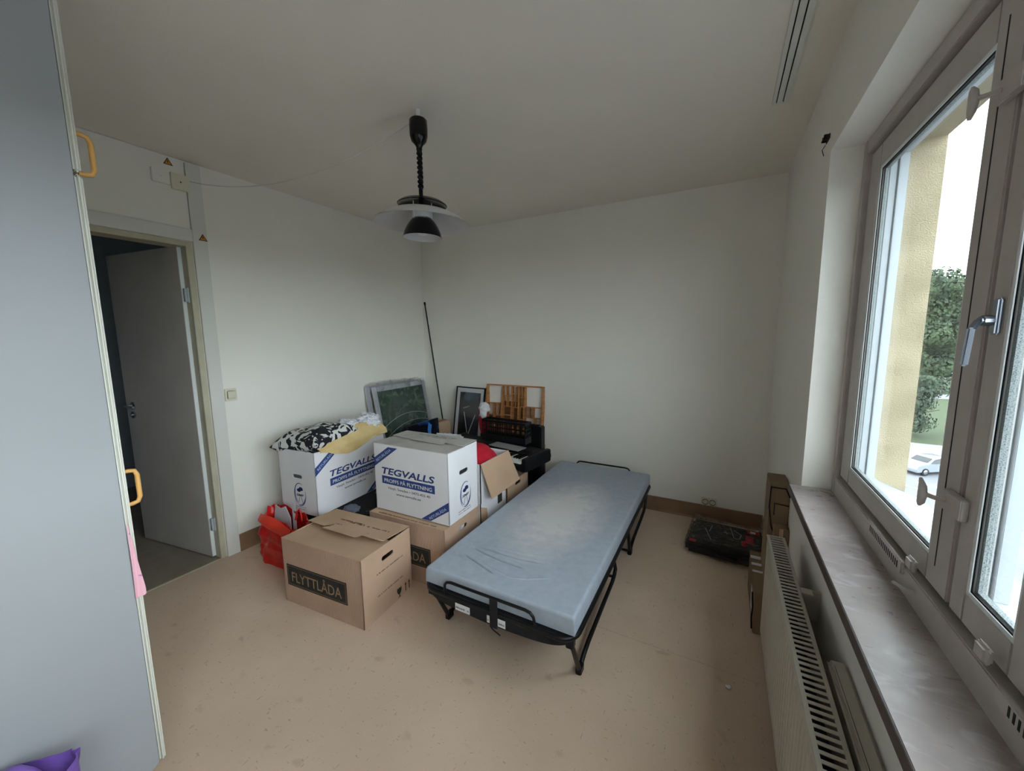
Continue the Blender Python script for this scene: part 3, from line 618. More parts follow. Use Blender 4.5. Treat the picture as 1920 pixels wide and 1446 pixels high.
def printed(root, w, d, h, gap=0):
    F0 = front((0, -d / 2 - .0006, 0)); k = h / .435
    text('TEGVALLS', .415, .044, F0, M['ink'], root, bold=.028, shear=.2, cx=w / 2 - .303, cy=h - .172)
    flat('printed_bar', [rect(w / 2 - .512, h - .255, w / 2 - .098, h - .205)], F0, M['ink2'], root)
    text('PROFFS PÅ FLYTTNING', .375, .031, F0 @ Matrix.Translation((0, 0, .0009)), M['paper'], root, bold=.018, cx=w / 2 - .305, cy=h - .2285)
    text('Växjö, Sweden • 0470-455 40', .335, .021, F0, M['inkgrey'], root, bold=.012, cx=w / 2 - .30, cy=h - .281)
    text('www.tegvalls.se', .195, .019, F0, M['inkgrey'], root, bold=.02, cx=w / 2 - .303, cy=h - .312)
    # diagonal corner bands
    x0 = w / 2 - w; band1 = [(x0 + .001, h - .155), (x0 + .001, h - .100), (x0 + .122, h - .018), (x0 + .198, h - .018)]
    flat('corner_band', [band1], F0, M['ink2'], root)
    ang = math.atan2(.110, .160)
    text('RETURLÅDA', .150, .022, F0 @ Matrix.Translation((0, 0, .0009)), M['bandletter'], root, bold=.012, cx=x0 + .080, cy=h - .072, rot=ang)
    x1 = w / 2; band2 = [(x1 - .001, .090), (x1 - .001, .142), (x1 - .205, .003), (x1 - .135, .003)]
    flat('corner_band', [band2], F0, M['ink2'], root)
    text('RETURLÅDA', .150, .022, F0 @ Matrix.Translation((0, 0, .0009)), M['bandletter'], root, bold=.012, cx=x1 - .083, cy=.061, rot=math.atan2(.139, .204))
    for mtx in (right((w / 2 + .0006, 0, 0)), left((-w / 2 - .0006, 0, 0))):
        emblem(root, mtx @ Matrix.Translation((.014, h - .297, 0)) @ Matrix.Diagonal((1.65, 1.28, 1, 1)))
        scribble('printed_line', -.062, .065, h - .386, .006, mtx, M['inkgrey'], root, 31, 2, .014)
a = radians(1); hC = .428; wC, dC = .572, .302; cxc, cyc = place(-1.318, 1.652, a, wC, dC)
cw = thing('moving_box', 'closed white removal box with blue print stacked on a brown box', 'box', (cxc, cyc, .374), a)
shell(cw, wC, dC, hC - .003, M['boxwhite'], M['boxwhite'], hz_=hC - .148)
lidflap(cw, wC, -dC / 2, .02, hC, hC - .002, .003, m=M['boxtop'])
out = [(-wC / 2, dC / 2), (-wC / 2, .01), (-.12, .005), (-.10, .04), (-.095, .04), (-.11, -.02), (.14, -.02), (.155, .03), (.16, .03), (.15, .005), (wC / 2, .005), (wC / 2, dC / 2)]
o = panel('lid_flap', out, [], .003, Matrix.Identity(4), M['boxtop'], cw); o.location = (0, 0, hC + .0045)
scribble('printed_line', -.16, .14, -.115, .012, topflip((0, 0, hC + .0065)), M['inkgrey'], cw, 41)
scribble('printed_line', -.10, .06, -.090, .008, topflip((0, 0, hC + .0065)), M['inkgrey'], cw, 42)
printed(cw, wC, dC, hC)
# left white box (open, turned a quarter)
a = radians(94); wL, dL, hL = .62, .345, .425
u = Vector((cos(a), sin(a))); v = Vector((-sin(a), cos(a))); cl = Vector((-2.25, 1.477)) + u * wL / 2 + v * dL / 2
lw = thing('moving_box', 'open white removal box with blue print heaped with pillow and cloths', 'box', (cl.x, cl.y, .297), a)
shell(lw, wL, dL, hL, M['boxwhite'], M['boxwhite'], hz_=hL - .175)
G().box(-wL / 2 + .006, wL / 2 - .006, -dL / 2 + .006, dL / 2 - .006, hL - .10, hL - .09).build('filling', M['paper'], lw)
printed(lw, wL + .0, dL, hL)

# ---------------- soft goods on the left box
def blob(name, c, r, m, seed, amp=.25, freq=3, rot=0, sub=4, flatz=None, parent=None, creases=0):
    bm = bmesh.new(); bmesh.ops.create_icosphere(bm, subdivisions=sub, radius=1)
    from mathutils import noise
    for v in bm.verts:
        p = v.co.copy(); q = p * freq + Vector((seed * 3.1, seed * 1.7, 0)); d_ = noise.noise(q) * amp + noise.noise(q * 2.3) * amp * .5
        if creases: d_ -= creases * max(0, 1 - abs(noise.noise(p * freq * 1.6 + Vector((seed, 9, 2)))) * 7)
        v.co = Vector((p.x * r[0], p.y * r[1], p.z * r[2])) * (1 + d_)
        if flatz is not None and v.co.z < flatz: v.co.z = flatz + (v.co.z - flatz) * .1
    me = bpy.data.meshes.new(name); bm.to_mesh(me); bm.free(); me.transform(Matrix.Rotation(rot, 4, 'Z'))
    for p in me.polygons: p.use_smooth = True
    me.materials.append(m); o = bpy.data.objects.new(name, me); COL.objects.link(o); o.location = c; o.parent = parent; return o
def cushion(name, c, w, d, h, rz, tilt, m):
    def side(s):
        def fn(u, v):
            x = (u - .5) * 2; y = (v - .5) * 2; px = x * (1 - .10 * (1 - y * y)); py = y * (1 - .10 * (1 - x * x))
            z = s * h * ((1 - x ** 4) * (1 - y ** 4)) ** .55 + .012 * sin(5 * x + 3 * y) * (1 - x * x) * (1 - y * y)
            return (px * w / 2, py * d / 2, z)
        return fn
    g = G(); g.grid(side(1), 28, 28); g.grid(side(-1), 28, 28); o = g.build(name, m, smooth=True); bm = bmesh.new(); bm.from_mesh(o.data); bmesh.ops.remove_doubles(bm, verts=bm.verts, dist=.0008); bmesh.ops.recalc_face_normals(bm, faces=bm.faces); bm.to_mesh(o.data); bm.free()
    o.location = c; o.rotation_euler = (tilt[0], tilt[1], rz); return o
tag(cushion('pillow', (-2.455, 1.635, .765), .42, .38, .082, radians(8), (radians(4), radians(-7), 0), M['pillow']), 'plump pillow with a black and white brush stroke print on the open box', 'pillow')
tag(blob('cloth_bundle', (-2.42, 1.855, .795), (.095, .085, .062), M['stripe'], 2, .3, 2.2, sub=5, creases=.25), 'white crumpled cloth bundle right behind the printed pillow', 'cloth')
tag(blob('cloth_bundle', (-2.385, 2.025, .80), (.095, .085, .075), M['stripe'], 5, .3, 2.2, sub=5, creases=.25), 'white crumpled cloth bundle against the wrapped picture', 'cloth')
def yf(u, v):
    # from inside pile (v=0) to hanging over the long side (v=1)
    from mathutils import noise
    y = 1.515 + .60 * u; xe = -2.243 - .07 * (y - 1.477); bulge = (sin(pi * min(1, u * .80 + .07))) ** .6
    hang = .062 * max(0, sin(pi * min(1, max(0, (u - .02) / .78)))) ** 1.3
    if v < .72:
        t_ = v / .72; x = xe + .014 - (.215 - .10 * u) * (1 - t_); z = .728 + .092 * bulge * sin(pi * min(1, .12 + t_ * .88)) ** .8 + .010 * noise.noise(Vector((u * 5, v * 5, 1)))
    else:
        t_ = (v - .72) / .28; x = xe + .014 + .006 * sin(u * 9) * t_; z = .728 - (hang + .012) * t_
    return (x + .005 * noise.noise(Vector((u * 8, v * 3, 4))), y, z + .006 * noise.noise(Vector((u * 9, v * 7, 2))))
tag(G().grid(yf, 50, 30).build('cloth', M['yellowcloth'], thick=.003, smooth=True), 'pale yellow cloth draped over the rim of the open white box', 'cloth')

# ---------------- suitcase and red bag below it
sc_ = thing('suitcase', 'black soft suitcase lying flat under the open white box', 'suitcase', (-2.33, 1.87, 0), radians(2))
G().box(-.36, .37, -.32, .42, .02, .292).build('body', M['blackcloth'], sc_, bevel=.04, seg=4)
g = G(); g.tube([(.372, -.25, .15), (.374, .30, .15)], .004, 6); g.build('zip', M['steel'], sc_)
g = G(); g.tube([(.10, .05, .29), (.12, .06, .315), (.25, .02, .315), (.30, .08, .292)], .006, 6); g.tube([(.28, -.2, .293), (.33, -.1, .305), (.30, 0, .295), (.26, .05, .3)], .004, 6); g.build('strap', M['rubber'], sc_, smooth=True)
for q in ((-.3, -.28), (.3, -.28), (-.3, .36), (.3, .36)): G().box(q[0] - .02, q[0] + .02, q[1] - .02, q[1] + .02, 0, .024).build('foot', M['rubber'], sc_)
o = blob('cloth_bundle', (-2.13, 1.64, .312), (.06, .045, .022), mat('grey_blue_cloth', (104, 108, 124), .9), 6, .3, 3, sub=3); tag(o, 'small grey blue cloth lying on the black suitcase', 'cloth')
bag = thing('carrier_bag', 'crumpled red plastic carrier bag on the floor beside the white box', 'bag', (-2.44, 1.375, 0))
from mathutils import noise
def bagf(u, v):
    a_ = 2 * pi * u; sx = .205; sy = .085
    e = .45; cxp = abs(cos(a_)) ** e * (1 if cos(a_) > 0 else -1); syp = abs(sin(a_)) ** e * (1 if sin(a_) > 0 else -1)
    k = .90 + .10 * sin(v * 2.6); x = sx * cxp * k; y = sy * syp * (1 - .45 * v ** 3)
    n_ = noise.noise(Vector((cos(a_) * 2, sin(a_) * 2, v * 4))) * .03 + noise.noise(Vector((cos(a_) * 5, sin(a_) * 5, v * 9))) * .018
    z = .305 * v + v ** 4 * (.035 * noise.noise(Vector((cos(a_) * 3, sin(a_) * 3, 7))) + (.03 if sin(a_) > 0 else -.01) - .035 * max(0, cos(a_)))
    return (x + n_ * cos(a_), y + n_ * .6 * sin(a_), z + .001)
G().grid(bagf, 72, 34).build('body', M['red'], bag, thick=.002, smooth=True)
def foldf(u, v): return (-.185 + .33 * u + .02 * v, -.052 - .028 * sin(v * 2.2) - .006 * sin(u * 8), .305 - .07 * u * .3 - v * (.05 + .035 * sin(u * 2.4)) + .012 * sin(u * 5))
G().grid(foldf, 20, 8).build('folded_rim', mat('red_plastic_lit', (236, 70, 52), .35), bag, thick=.002, smooth=True)  # lighter orange red paints in light shining through the fold
g = G(); g.tube([(.06, .03, .28), (.075, .035, .335), (.09, .04, .355), (.105, .04, .33), (.11, .04, .28)], .006, 8); g.build('handle', M['red'], bag, smooth=True)
G().box(-.17, .17, -.06, .06, .002, .01).build('bottom', M['red'], bag)
o = thing('paper_sheet', 'white paper sheets sticking up out of the red bag', 'paper', (-2.50, 1.385, .05))
g = G(); g.prism([(-.09, 0), (.08, 0), (.085, .24), (.04, .31), (-.02, .285), (-.075, .30), (-.10, .20)], front((0, .01, 0)), .002); g.build('sheet', M['paper'], o)
g = G(); g.prism([(.06, 0), (.10, 0), (.105, .33), (.07, .335)], front((0, .035, 0)), .002); g.build('sheet', M['paper'], o)

# ================================================================ boxes to the right of the white one
w3 = thing('moving_box', 'low white box with a grey square print between the brown boxes', 'box', (-1.61, 2.158, 0), 0)
shell(w3, .56, .335, .368, M['boxwhite'], M['kraftin'], holes=('l',))
G().box(-.28, .28, -.1675, .1675, .3685, .372).build('lid_flap', M['boxwhite'], w3)
flat('printed_square', [rect(.050, .283, .110, .345)], right((.2805, 0, 0)), M['inkblack'], w3)
flat('brown_patch', [[(-.16, .0), (-.07, .0), (-.09, .31), (-.165, .345)]], right((.2806, 0, 0)), M['kraftplain'], w3, label='brown patch on the side')  # flat patch, browner than the white wall under it
b3 = thing('moving_box', 'brown moving box with a handle hole under the keyboard', 'box', (-1.61, 2.515, 0), 0)
shell(b3, .56, .345, .366, M['kraftplain'], M['kraftin'], hz_=.335)
G().box(-.28, .28, -.1725, .1725, .3665, .370).build('lid_flap', M['kraftplain'], b3)
ob_ = thing('moving_box', 'white open box with its brown inner flap folded out over a white box', 'box', (-1.60, 2.16, .3735), 0)
shell(ob_, .56, .355, .262, M['boxwhite'], M['kraftin'], holes=())
for mtx, ww, hh in ((front((0, .1745, 0)), .55, .26), (front((0, -.1735, 0)), .55, .26), (right((-.274, 0, 0)), .345, .26), (right((.2735, 0, 0)), .345, .26)):
    panel('inner_lining', rect(-ww / 2, .01, ww / 2, hh), [], .001, mtx @ Matrix.Translation((0, 0, .001 if ww > .5 and mtx.translation.y > 0 else 0)), M['kraftin'], ob_)
# folded-out flap, brown side up
g = G(); g.hexa([(.283, -.178, .262), (.283, .178, .262), (.355, .215, .045), (.345, -.150, .035), (.288, -.178, .266), (.288, .178, .266), (.360, .215, .048), (.350, -.150, .038)])
g.build('side_flap', M['kraftplain'], ob_, label='brown folded-out side flap')
tag(blob('cloth', (-1.497, 2.155, .600), (.172, .155, .112), M['redcloth'], 3, .08, 1.6, sub=5, creases=.05), 'bright red cloth bulging out of the open box', 'cloth')
tag(blob('cloth_bundle', (-1.80, 2.20, .62), (.07, .11, .085), M['blackcloth'], 8, .2, 2, sub=4), 'dark cloth in the open box beside the red cloth', 'cloth')
o = thing('cable_tangle', 'white crumpled cables behind the closed white removal box', 'cable', (-1.84, 2.33, .66))
g = G(); rd = random.Random(5)
for k in range(6):
    g.tube([(rd.uniform(-.1, .1) + .02 * cos(t_ * 1.3 + k), rd.uniform(-.03, .03) + .02 * sin(t_ * 1.7), .012 + .02 * rd.random()) for t_ in range(9)], .006, 6)
g.build('cable', M['paper'], o, smooth=True)

# ================================================================ keyboard
ka = radians(-9); kc = (-1.655, 2.666)
kb = thing('keyboard', 'black electronic keyboard with white keys on a stand behind the boxes', 'keyboard', (kc[0], kc[1], .0), ka)
g = G(); g.prism([(-.175, .462), (-.165, .455), (.165, .455), (.178, .50), (.165, .545), (.02, .55), (-.02, .536), (-.165, .512), (-.178, .495)], basis((0, 1, 0), (0, 0, 1), (1, 0, 0), (-.475, 0, 0)), .95)
g.build('body', M['black'], kb, bevel=.006)
for sx in (-1, 1): G().box(sx * .455 - .02, sx * .455 + .02, -.178, .17, .46, .555).build('end_block', M['black'], kb, bevel=.006)
g = G(); nk = 36
for i in range(nk): x = -.43 + i * .0239; g.box(x, x + .0228, -.182, -.040, .515, .534)
g.build('white_keys', M['offwhitekey'], kb, bevel=.001)['kind'] = 'stuff'
g = G()
for i in range(nk):
    if i % 7 in (0, 1, 3, 4, 5): x = -.43 + (i + 1) * .0239; g.box(x - .006, x + .006, -.135, -.038, .53, .545)
g.build('black_keys', M['blackgloss'], kb)['kind'] = 'stuff'
flat('control_panel', [rect(-.40, .02, .40, .10)], top((0, 0, .5492)), M['darkgrey'], kb)
g = G(); g.box(.33, .38, .0, .045, .549, .562); g.box(.26, .31, .01, .04, .549, .556); g.build('knob', M['darkgrey'], kb, bevel=.003)
st = thing('keyboard_stand', 'black two legged stand carrying the keyboard', 'stand', (kc[0], kc[1], 0), ka)
for sx in (-.40, .40):
    g = G(); g.bar((sx, .145, .02), (sx, .145, .44), .03); g.box(sx - .02, sx + .02, .115, .175, 0, .025); g.box(sx - .018, sx + .018, -.12, .16, .43, .455); g.build('leg', M['blackmetal'], st, bevel=.003)
G().bar((-.40, .145, .2), (.40, .145, .2), .025).build('crossbar', M['blackmetal'], st, bevel=.003)
o = G().obox(Matrix.Translation((-1.50, 2.655, .5585)) @ Matrix.Rotation(ka, 4, 'Z'), .15, .055, .003).build('board', mat('grey_board', (150, 150, 148), .6)); tag(o, 'pale grey folder lying on the keyboard in front of the crate', 'board')  # thin pale grey slab on the keyboard top

# ================================================================ crate and things behind
ct = thing('plastic_crate', 'black plastic lattice crate standing on the keyboard', 'crate', (-1.60, 2.815, .556), radians(-3))
cw_, cd_, ch_ = .43, .10, .18
def lattice(L_, h_, nx, nz):
    g = G(); g.box(-L_ / 2, L_ / 2, -.003, .003, h_ - .022, h_); g.box(-L_ / 2, L_ / 2, -.003, .003, 0, .05)
    for i in range(nx + 1): x = -L_ / 2 + L_ * i / nx; g.box(x - .004, x + .004, -.002, .002, 0, h_)
    for j in range(1, nz): z = .05 + (h_ - .072) * j / nz; g.box(-L_ / 2, L_ / 2, -.002, .002, z - .003, z + .003)
    return g
for mtx, L_, nx in ((Matrix.Translation((0, -cd_ / 2, 0)), cw_, 9), (Matrix.Translation((0, cd_ / 2, 0)), cw_, 9), (Matrix.Translation((-cw_ / 2, 0, 0)) @ Matrix.Rotation(pi / 2, 4, 'Z'), cd_, 4), (Matrix.Translation((cw_ / 2, 0, 0)) @ Matrix.Rotation(pi / 2, 4, 'Z'), cd_, 4)):
    g = lattice(L_, ch_, nx, 3); g.v = [tuple(mtx @ Vector(p)) for p in g.v]; g.build('side', M['black'], ct)
G().box(-cw_ / 2, cw_ / 2, -cd_ / 2, cd_ / 2, 0, .006).build('bottom', M['black'], ct)
bc = thing('equipment_case', 'tall black case against the wall right of the lattice crate', 'case', (-1.430, 3.045, 0))
G().box(-.075, .075, -.045, .045, 0, .655).build('body', M['black'], bc, bevel=.008)
G().box(-.04, .04, -.015, .015, .655, .668).build('handle', M['darkgrey'], bc, bevel=.004)
hb = thing('moving_box', 'brown carton holding up the wooden type tray by the wall', 'box', (-1.72, 3.175, 0)); G().box(-.31, .31, -.07, .055, 0, .44).build('body', M['kraftplain'], hb, bevel=.003); flat('tape_strip', [rect(-.3, -.02, .3, .02)], top((0, 0, .4402)), M['kraftdark'], hb)
# doll with white cap
o = thing('soft_toy', 'small red cloth figure with a white cap leaning behind the crate', 'toy', (-1.90, 2.93, .563))
blob('body', (0.0, 0, .09), (.05, .04, .10), M['redcloth'], 1, .15, 2, parent=o); blob('head', (.0, 0, .20), (.045, .04, .045), M['redcloth'], 2, .1, 2, parent=o)
blob('cap', (.015, -.01, .235), (.050, .045, .055), M['paper'], 4, .25, 2, sub=4, parent=o); blob('scarf', (.022, -.035, .195), (.035, .02, .05), M['paper'], 7, .25, 2, parent=o)
# wooden type tray
tt = thing('type_tray', 'honey coloured wooden tray with many small compartments against the wall', 'tray', (-1.735, 3.150, .4425)); tt.rotation_euler = (radians(-7), 0, 0)
TW, TH, TD = .615, .545, .058
def wbx(x0, x1, z0, z1, y0=0, y1=TD): return G().box(x0, x1, y0, y1, z0, z1)
hw = TW / 2
g = G(); g.box(-hw, -hw + .012, 0, TD, 0, TH); g.box(hw - .012, hw, 0, TD, 0, TH); g.box(-hw, hw, 0, TD, TH - .012, TH); g.box(-hw, hw, 0, TD, 0, .012); g.build('frame', M['wood'], tt, bevel=.0015)
cols = [-hw + .012, -.125, -.020, .055, .115, hw - .012]
for x in cols[1:-1]: wbx(x - .006, x + .006, .012, TH - .012, .004, TD - .002).build('divider', M['wood'], tt)
wbx(-.125, .115, .012, TH - .012, TD - .0045, TD - .0005).build('back_board', M['wooddark'], tt)
wbx(-hw + .012, -.125, .012, .24, TD - .0045, TD - .0005).build('back_board', M['wooddark'], tt)
wbx(-.078, -.070, .33, TH - .012, .004, TD).build('divider', M['wood'], tt)
def hdiv(xa, xb, z): wbx(xa + .004, xb - .004, z - .003, z + .003, .006, TD - .003).build('divider', M['wood'], tt)
for z in (.36, .12, .24): hdiv(cols[0], cols[1], z)
for z in (.335, .44, .15, .25): hdiv(cols[1], cols[2], z)
for z in (.33, .46, .39, .20, .10): hdiv(cols[2], cols[3], z)
for z in (.34, .22, .43): hdiv(cols[3], cols[4], z)
for z in (.345, .245, .14): hdiv(cols[4], cols[5], z)
for x, z0, z1 in ((.165, .245, .345), (.205, .245, .345), (.235, .14, .245), (-.22, .12, .36), (-.17, .24, .36), (.02, .33, .53), (.09, .34, .53)): wbx(x - .003, x + .003, z0, z1, .006, TD - .003).build('divider', M['wood'], tt)
# black framed poster
pf_ = thing('framed_poster', 'narrow black framed dark picture with white mount leaning on the back wall', 'picture', (-2.235, 3.035, 0)); pf_.rotation_euler = (radians(-9.5), radians(1.6), radians(4))
pw, ph = .335, .955
g = G(); g.box(-pw / 2, -pw / 2 + .012, 0, .02, 0, ph); g.box(pw / 2 - .012, pw / 2, 0, .02, 0, ph); g.box(-pw / 2, pw / 2, 0, .02, ph - .012, ph); g.box(-pw / 2, pw / 2, 0, .02, 0, .012); g.build('frame', M['black'], pf_, bevel=.001)
G().box(-pw / 2 + .012, pw / 2 - .012, .008, .012, .012, ph - .012).build('mount', M['paper'], pf_)
pp = G().box(-pw / 2 + .048, pw / 2 - .048, .0065, .008, .06, ph - .055).build('print', M['artdark'], pf_)
pic = front((0, .0062, 0))
flat('light_stroke', [[(-.062, .70), (-.054, .70), (.012, .44), (.004, .44)], [(.070, .68), (.077, .68), (.0, .44), (-.008, .44)], [(-.07, .74), (.0, .765), (.0, .759), (-.07, .733)]], pic, mat('pale_stroke', (225, 215, 222), .6), pf_, ex=.0004)
G().box(-pw / 2 + .012, pw / 2 - .012, .0030, .0045, .012, ph - .012).build('pane', M['picglass'], pf_)
# curtain pole in the corner
pl_ = Vector((-2.80, 3.215, 1.815)); p0 = Vector((-2.505, 3.19, .01))
o = thing('pole', 'thin black pole leaning in the far corner', 'pole', tuple(p0))
G().tube([(0, 0, 0), tuple((pl_ - p0) * .985)], .0075, 10).build('rod', M['blackmetal'], o, smooth=True); G().tube([tuple((pl_ - p0) * .985), tuple(pl_ - p0)], .0105, 10).build('end_cap', M['black'], o, smooth=True)
# thin carton and blue canvas
kc_ = thing('carton', 'slim brown carton standing in the corner behind the blue picture', 'box', (-2.49, 2.93, 0)); G().box(-.075, .065, -.17, .18, 0, .60).build('body', M['kraftplain'], kc_, bevel=.003); flat('tape_strip', [rect(-.02, -.17, .02, .18)], top((0, 0, .6002)), M['kraftdark'], kc_)
bp_ = thing('canvas_picture', 'small dark canvas with a bright blue figure leaning on a carton', 'picture', (-2.375, 2.68, .18)); bp_.rotation_euler = (0, radians(-4), 0)
G().box(-.010, .010, -.205, .205, 0, .49).build('canvas', M['artblue'], bp_, bevel=.001)
flat('blue_figure', [[(.045, .16), (.075, .16), (.10, .30), (.085, .38), (.105, .44), (.06, .47), (.04, .40), (.055, .33), (.035, .25)]], right((.0102, 0, 0)), mat('bright_blue', (70, 140, 215), .4), bp_, ex=.0004)
hc = thing('carton', 'low brown carton under the blue canvas picture', 'box', (-2.30, 2.62, 0)); G().box(-.10, .10, -.22, .22, 0, .175).build('body', M['kraftplain'], hc, bevel=.003)
flat('tape_strip', [rect(-.02, -.22, .02, .22)], top((0, 0, .1752)), M['kraftdark'], hc)
# wrapped framed pictures on the left wall
def wrapped(y0, y1, xt, xb, ht, label, art, seed):
    t_ = thing('wrapped_picture', label, 'picture', (xb, (y0 + y1) / 2, 0)); lean = math.atan2(xt - xb, ht); t_.rotation_euler = (0, lean, 0)
    L_ = ht / cos(lean); hw = (y1 - y0) / 2; fw = .045
    g = G(); g.ring(-hw, hw, 0, L_, -hw + fw, hw - fw, fw, L_ - fw, -.022, 0); g.build('frame', M['silver'], t_, bevel=.004)
    if art:
        G().box(-.010, -.006, -hw + fw, hw - fw, fw, L_ - fw).build('print', M['artgreen'], t_)
        g = G()
        for (yc, zc, r, w) in ((.05, .20, .60, .006), (.10, .10, .62, .006)):
            o_ = [(yc + (r + w) * cos(q), zc + (r + w) * .85 * sin(q)) for q in [radians(52 + i * 4.5) for i in range(19)]]; i_ = [(yc + r * cos(q), zc + r * .85 * sin(q)) for q in [radians(52 + i * 4.5) for i in range(19)]]
            o_ = [(max(min(a_, hw - fw), -hw + fw), b_) for a_, b_ in o_]; i_ = [(max(min(a_, hw - fw), -hw + fw), b_) for a_, b_ in i_]
            k0 = len(o_); mt = right((-.0057, 0, 0)); g.add([mt @ Vector((x, y, 0)) for x, y in o_] + [mt @ Vector((x, y, 0)) for x, y in i_], [(i, i + 1, k0 + i + 1, k0 + i) for i in range(k0 - 1)])
        g.build('arch_lines', mat('arch_grey', (222, 232, 226), .5), t_)
    def wf(u, v):
        y = -hw - .012 + (2 * hw + .024) * u; z = (L_ + .02) * v; n_ = noise.noise(Vector((u * 6 + seed, v * 6, seed))) * .010 + noise.noise(Vector((u * 18, v * 18, seed))) * .004
        e = max(0, v - .96) * 25; z += e * .03 * abs(noise.noise(Vector((u * 5, 3, seed)))) * 1.5
        return (.008 + n_ + .004 * sin(u * 25), y, z)
    G().grid(wf, 50, 40).build('plastic_wrap', M['wrap'], t_, smooth=True)
    return t_
wrapped(2.455, 3.155, -2.795, -2.605, .995, 'silver framed green garden picture in plastic wrap on the left wall', True, 3)
wrapped(2.405, 3.105, -2.832, -2.650, 1.005, 'second plastic wrapped silver frame behind the green garden picture', False, 8)

# ================================================================ folding bed
bed = thing('folding_bed', 'black tubular folding bed standing on the floor by the boxes', 'bed', (-.825, 2.195, 0)); 
mx_, my_ = .375, .885
creases = [([(-.271, -.640), (-.176, -.667), (-.077, -.681), (-.002, -.683), (.055, -.689)], .0065, .016),
           ([(-.206, -.622), (-.106, -.631), (-.001, -.626), (.111, -.609)], .0055, .012),
           ([(-.271, -.716), (-.193, -.742), (-.11, -.77), (-.051, -.788)], .0050, .010),
           ([(-.15, -.735), (-.11, -.752), (.032, -.777), (.104, -.753), (.19, -.699)], .0060, -.0035),
           ([(-.23, -.600), (-.10, -.590), (.02, -.575), (.10, -.55)], .0060, -.003)]
def segd(px, py, a_, b_):
    vx, vy = b_[0] - a_[0], b_[1] - a_[1]; t_ = max(0, min(1, ((px - a_[0]) * vx + (py - a_[1]) * vy) / (vx * vx + vy * vy))); return math.hypot(px - a_[0] - t_ * vx, py - a_[1] - t_ * vy)
def vmap(v):  # finer rows where the folds are
    ks = [(0, -.885), (.04, -.855), (.08, -.82), (.78, -.52), (.97, .87), (1, .885)]
    for (a_, ya), (b_, yb) in zip(ks, ks[1:]):
        if v <= b_ + 1e-9: return ya + (yb - ya) * (v - a_) / (b_ - a_)
def mtop(u, v):
    x = -mx_ + 2 * mx_ * u; y = vmap(v); e = min(u, 1 - u) * 2 * mx_; f = min(y + my_, my_ - y)
    z = .360 + .004 * noise.noise(Vector((x * 4, y * 4, 0)))
    for d_ in (e, f):
        if d_ < .014: z -= .014 - math.sqrt(max(0, .014 ** 2 - (.014 - d_) ** 2))
    if y < -.4:
        for ln, w_, dp in creases:
            d_ = min(segd(x, y, ln[i], ln[i + 1]) for i in range(len(ln) - 1)); ends = min(1, min(math.hypot(x - ln[0][0], y - ln[0][1]), math.hypot(x - ln[-1][0], y - ln[-1][1])) / .03)
            if d_ < w_: z -= dp * (1 - d_ / w_) * ends
            elif dp > 0 and d_ < w_ + .022: z += .0016 * sin(pi * (d_ - w_) / .022) * ends
    return (x, y, z)
g = G(); NU, NV = 150, 260; g.grid(mtop, NU, NV)
k = len(g.v); idx = [i for i in range(NU + 1)] + [j * (NU + 1) + NU for j in range(1, NV + 1)] + [NV * (NU + 1) + i for i in range(NU - 1, -1, -1)] + [j * (NU + 1) for j in range(NV - 1, 0, -1)]
low = [(g.v[i][0] * 1.0, g.v[i][1], .282) for i in idx]; g.v += low; nn = len(idx)
g.f += [(idx[i], idx[(i + 1) % nn], k + (i + 1) % nn, k + i) for i in range(nn)]; g.f.append(tuple(k + i for i in range(nn)))
mt_obj = g.build('mattress', M['mattress'], smooth=True)
mt_obj.location = (-.825, 2.195, 0); mt_obj.data.set_sharp_from_angle(angle=radians(60)); tag(mt_obj, 'thin worn grey foam mattress lying on the folding bed', 'mattress')
def rrect(hx, hy, r, z, n=6):
    p = []
    for cxx, cyy, a0 in ((hx - r, hy - r, 0), (-hx + r, hy - r, 90), (-hx + r, -hy + r, 180), (hx - r, -hy + r, 270)):
        for i in range(n + 1): a_ = radians(a0 + 90 * i / n); p.append((cxx + r * cos(a_), cyy + r * sin(a_), z))
    return p
G().tube(rrect(.378, .905, .07, .268), .0115, 10, closed=True).build('frame', M['blackmetal'], bed, smooth=True)
# woven base
def basef(u, v):
    return (-.362 + .724 * u, -.89 + 1.78 * v, .272 - .012 * sin(pi * u) * sin(pi * v))
G().grid(basef, 12, 24).build('base_cloth', M['blackcloth'], bed, thick=.003)
# front sleeve of cloth
def slf(u, v):
    a_ = radians(200 - 220 * u); x = -.365 + .73 * v; sag = 0.0; cc = 1 - abs(2 * v - 1) ** 6
    yy = -.900 - .012 * cos(a_ * 1) ; return (x, -.899 - .015 + .03 * (1 - cc) * .8 + .004 * sin(v * 9), .277 - .058 * u * (cc * .55 + .45))
G().grid(slf, 8, 40).build('front_sleeve', M['blackcloth'], bed, thick=.004, smooth=True)
for (x0, w_, h_) in ((-.172, .078, .022), (-.004, .034, .022), (.050, .036, .024)):
    o = G().box(x0, x0 + w_, -.9255, -.9235, .232, .232 + h_ + .01).build('paper_label', M['paper'], bed)
    scribble('small_print', x0 + .004, x0 + w_ - .004, .243, .009, front((0, -.9257, 0)), M['inkblack'], o, int(x0 * 100) + 50)
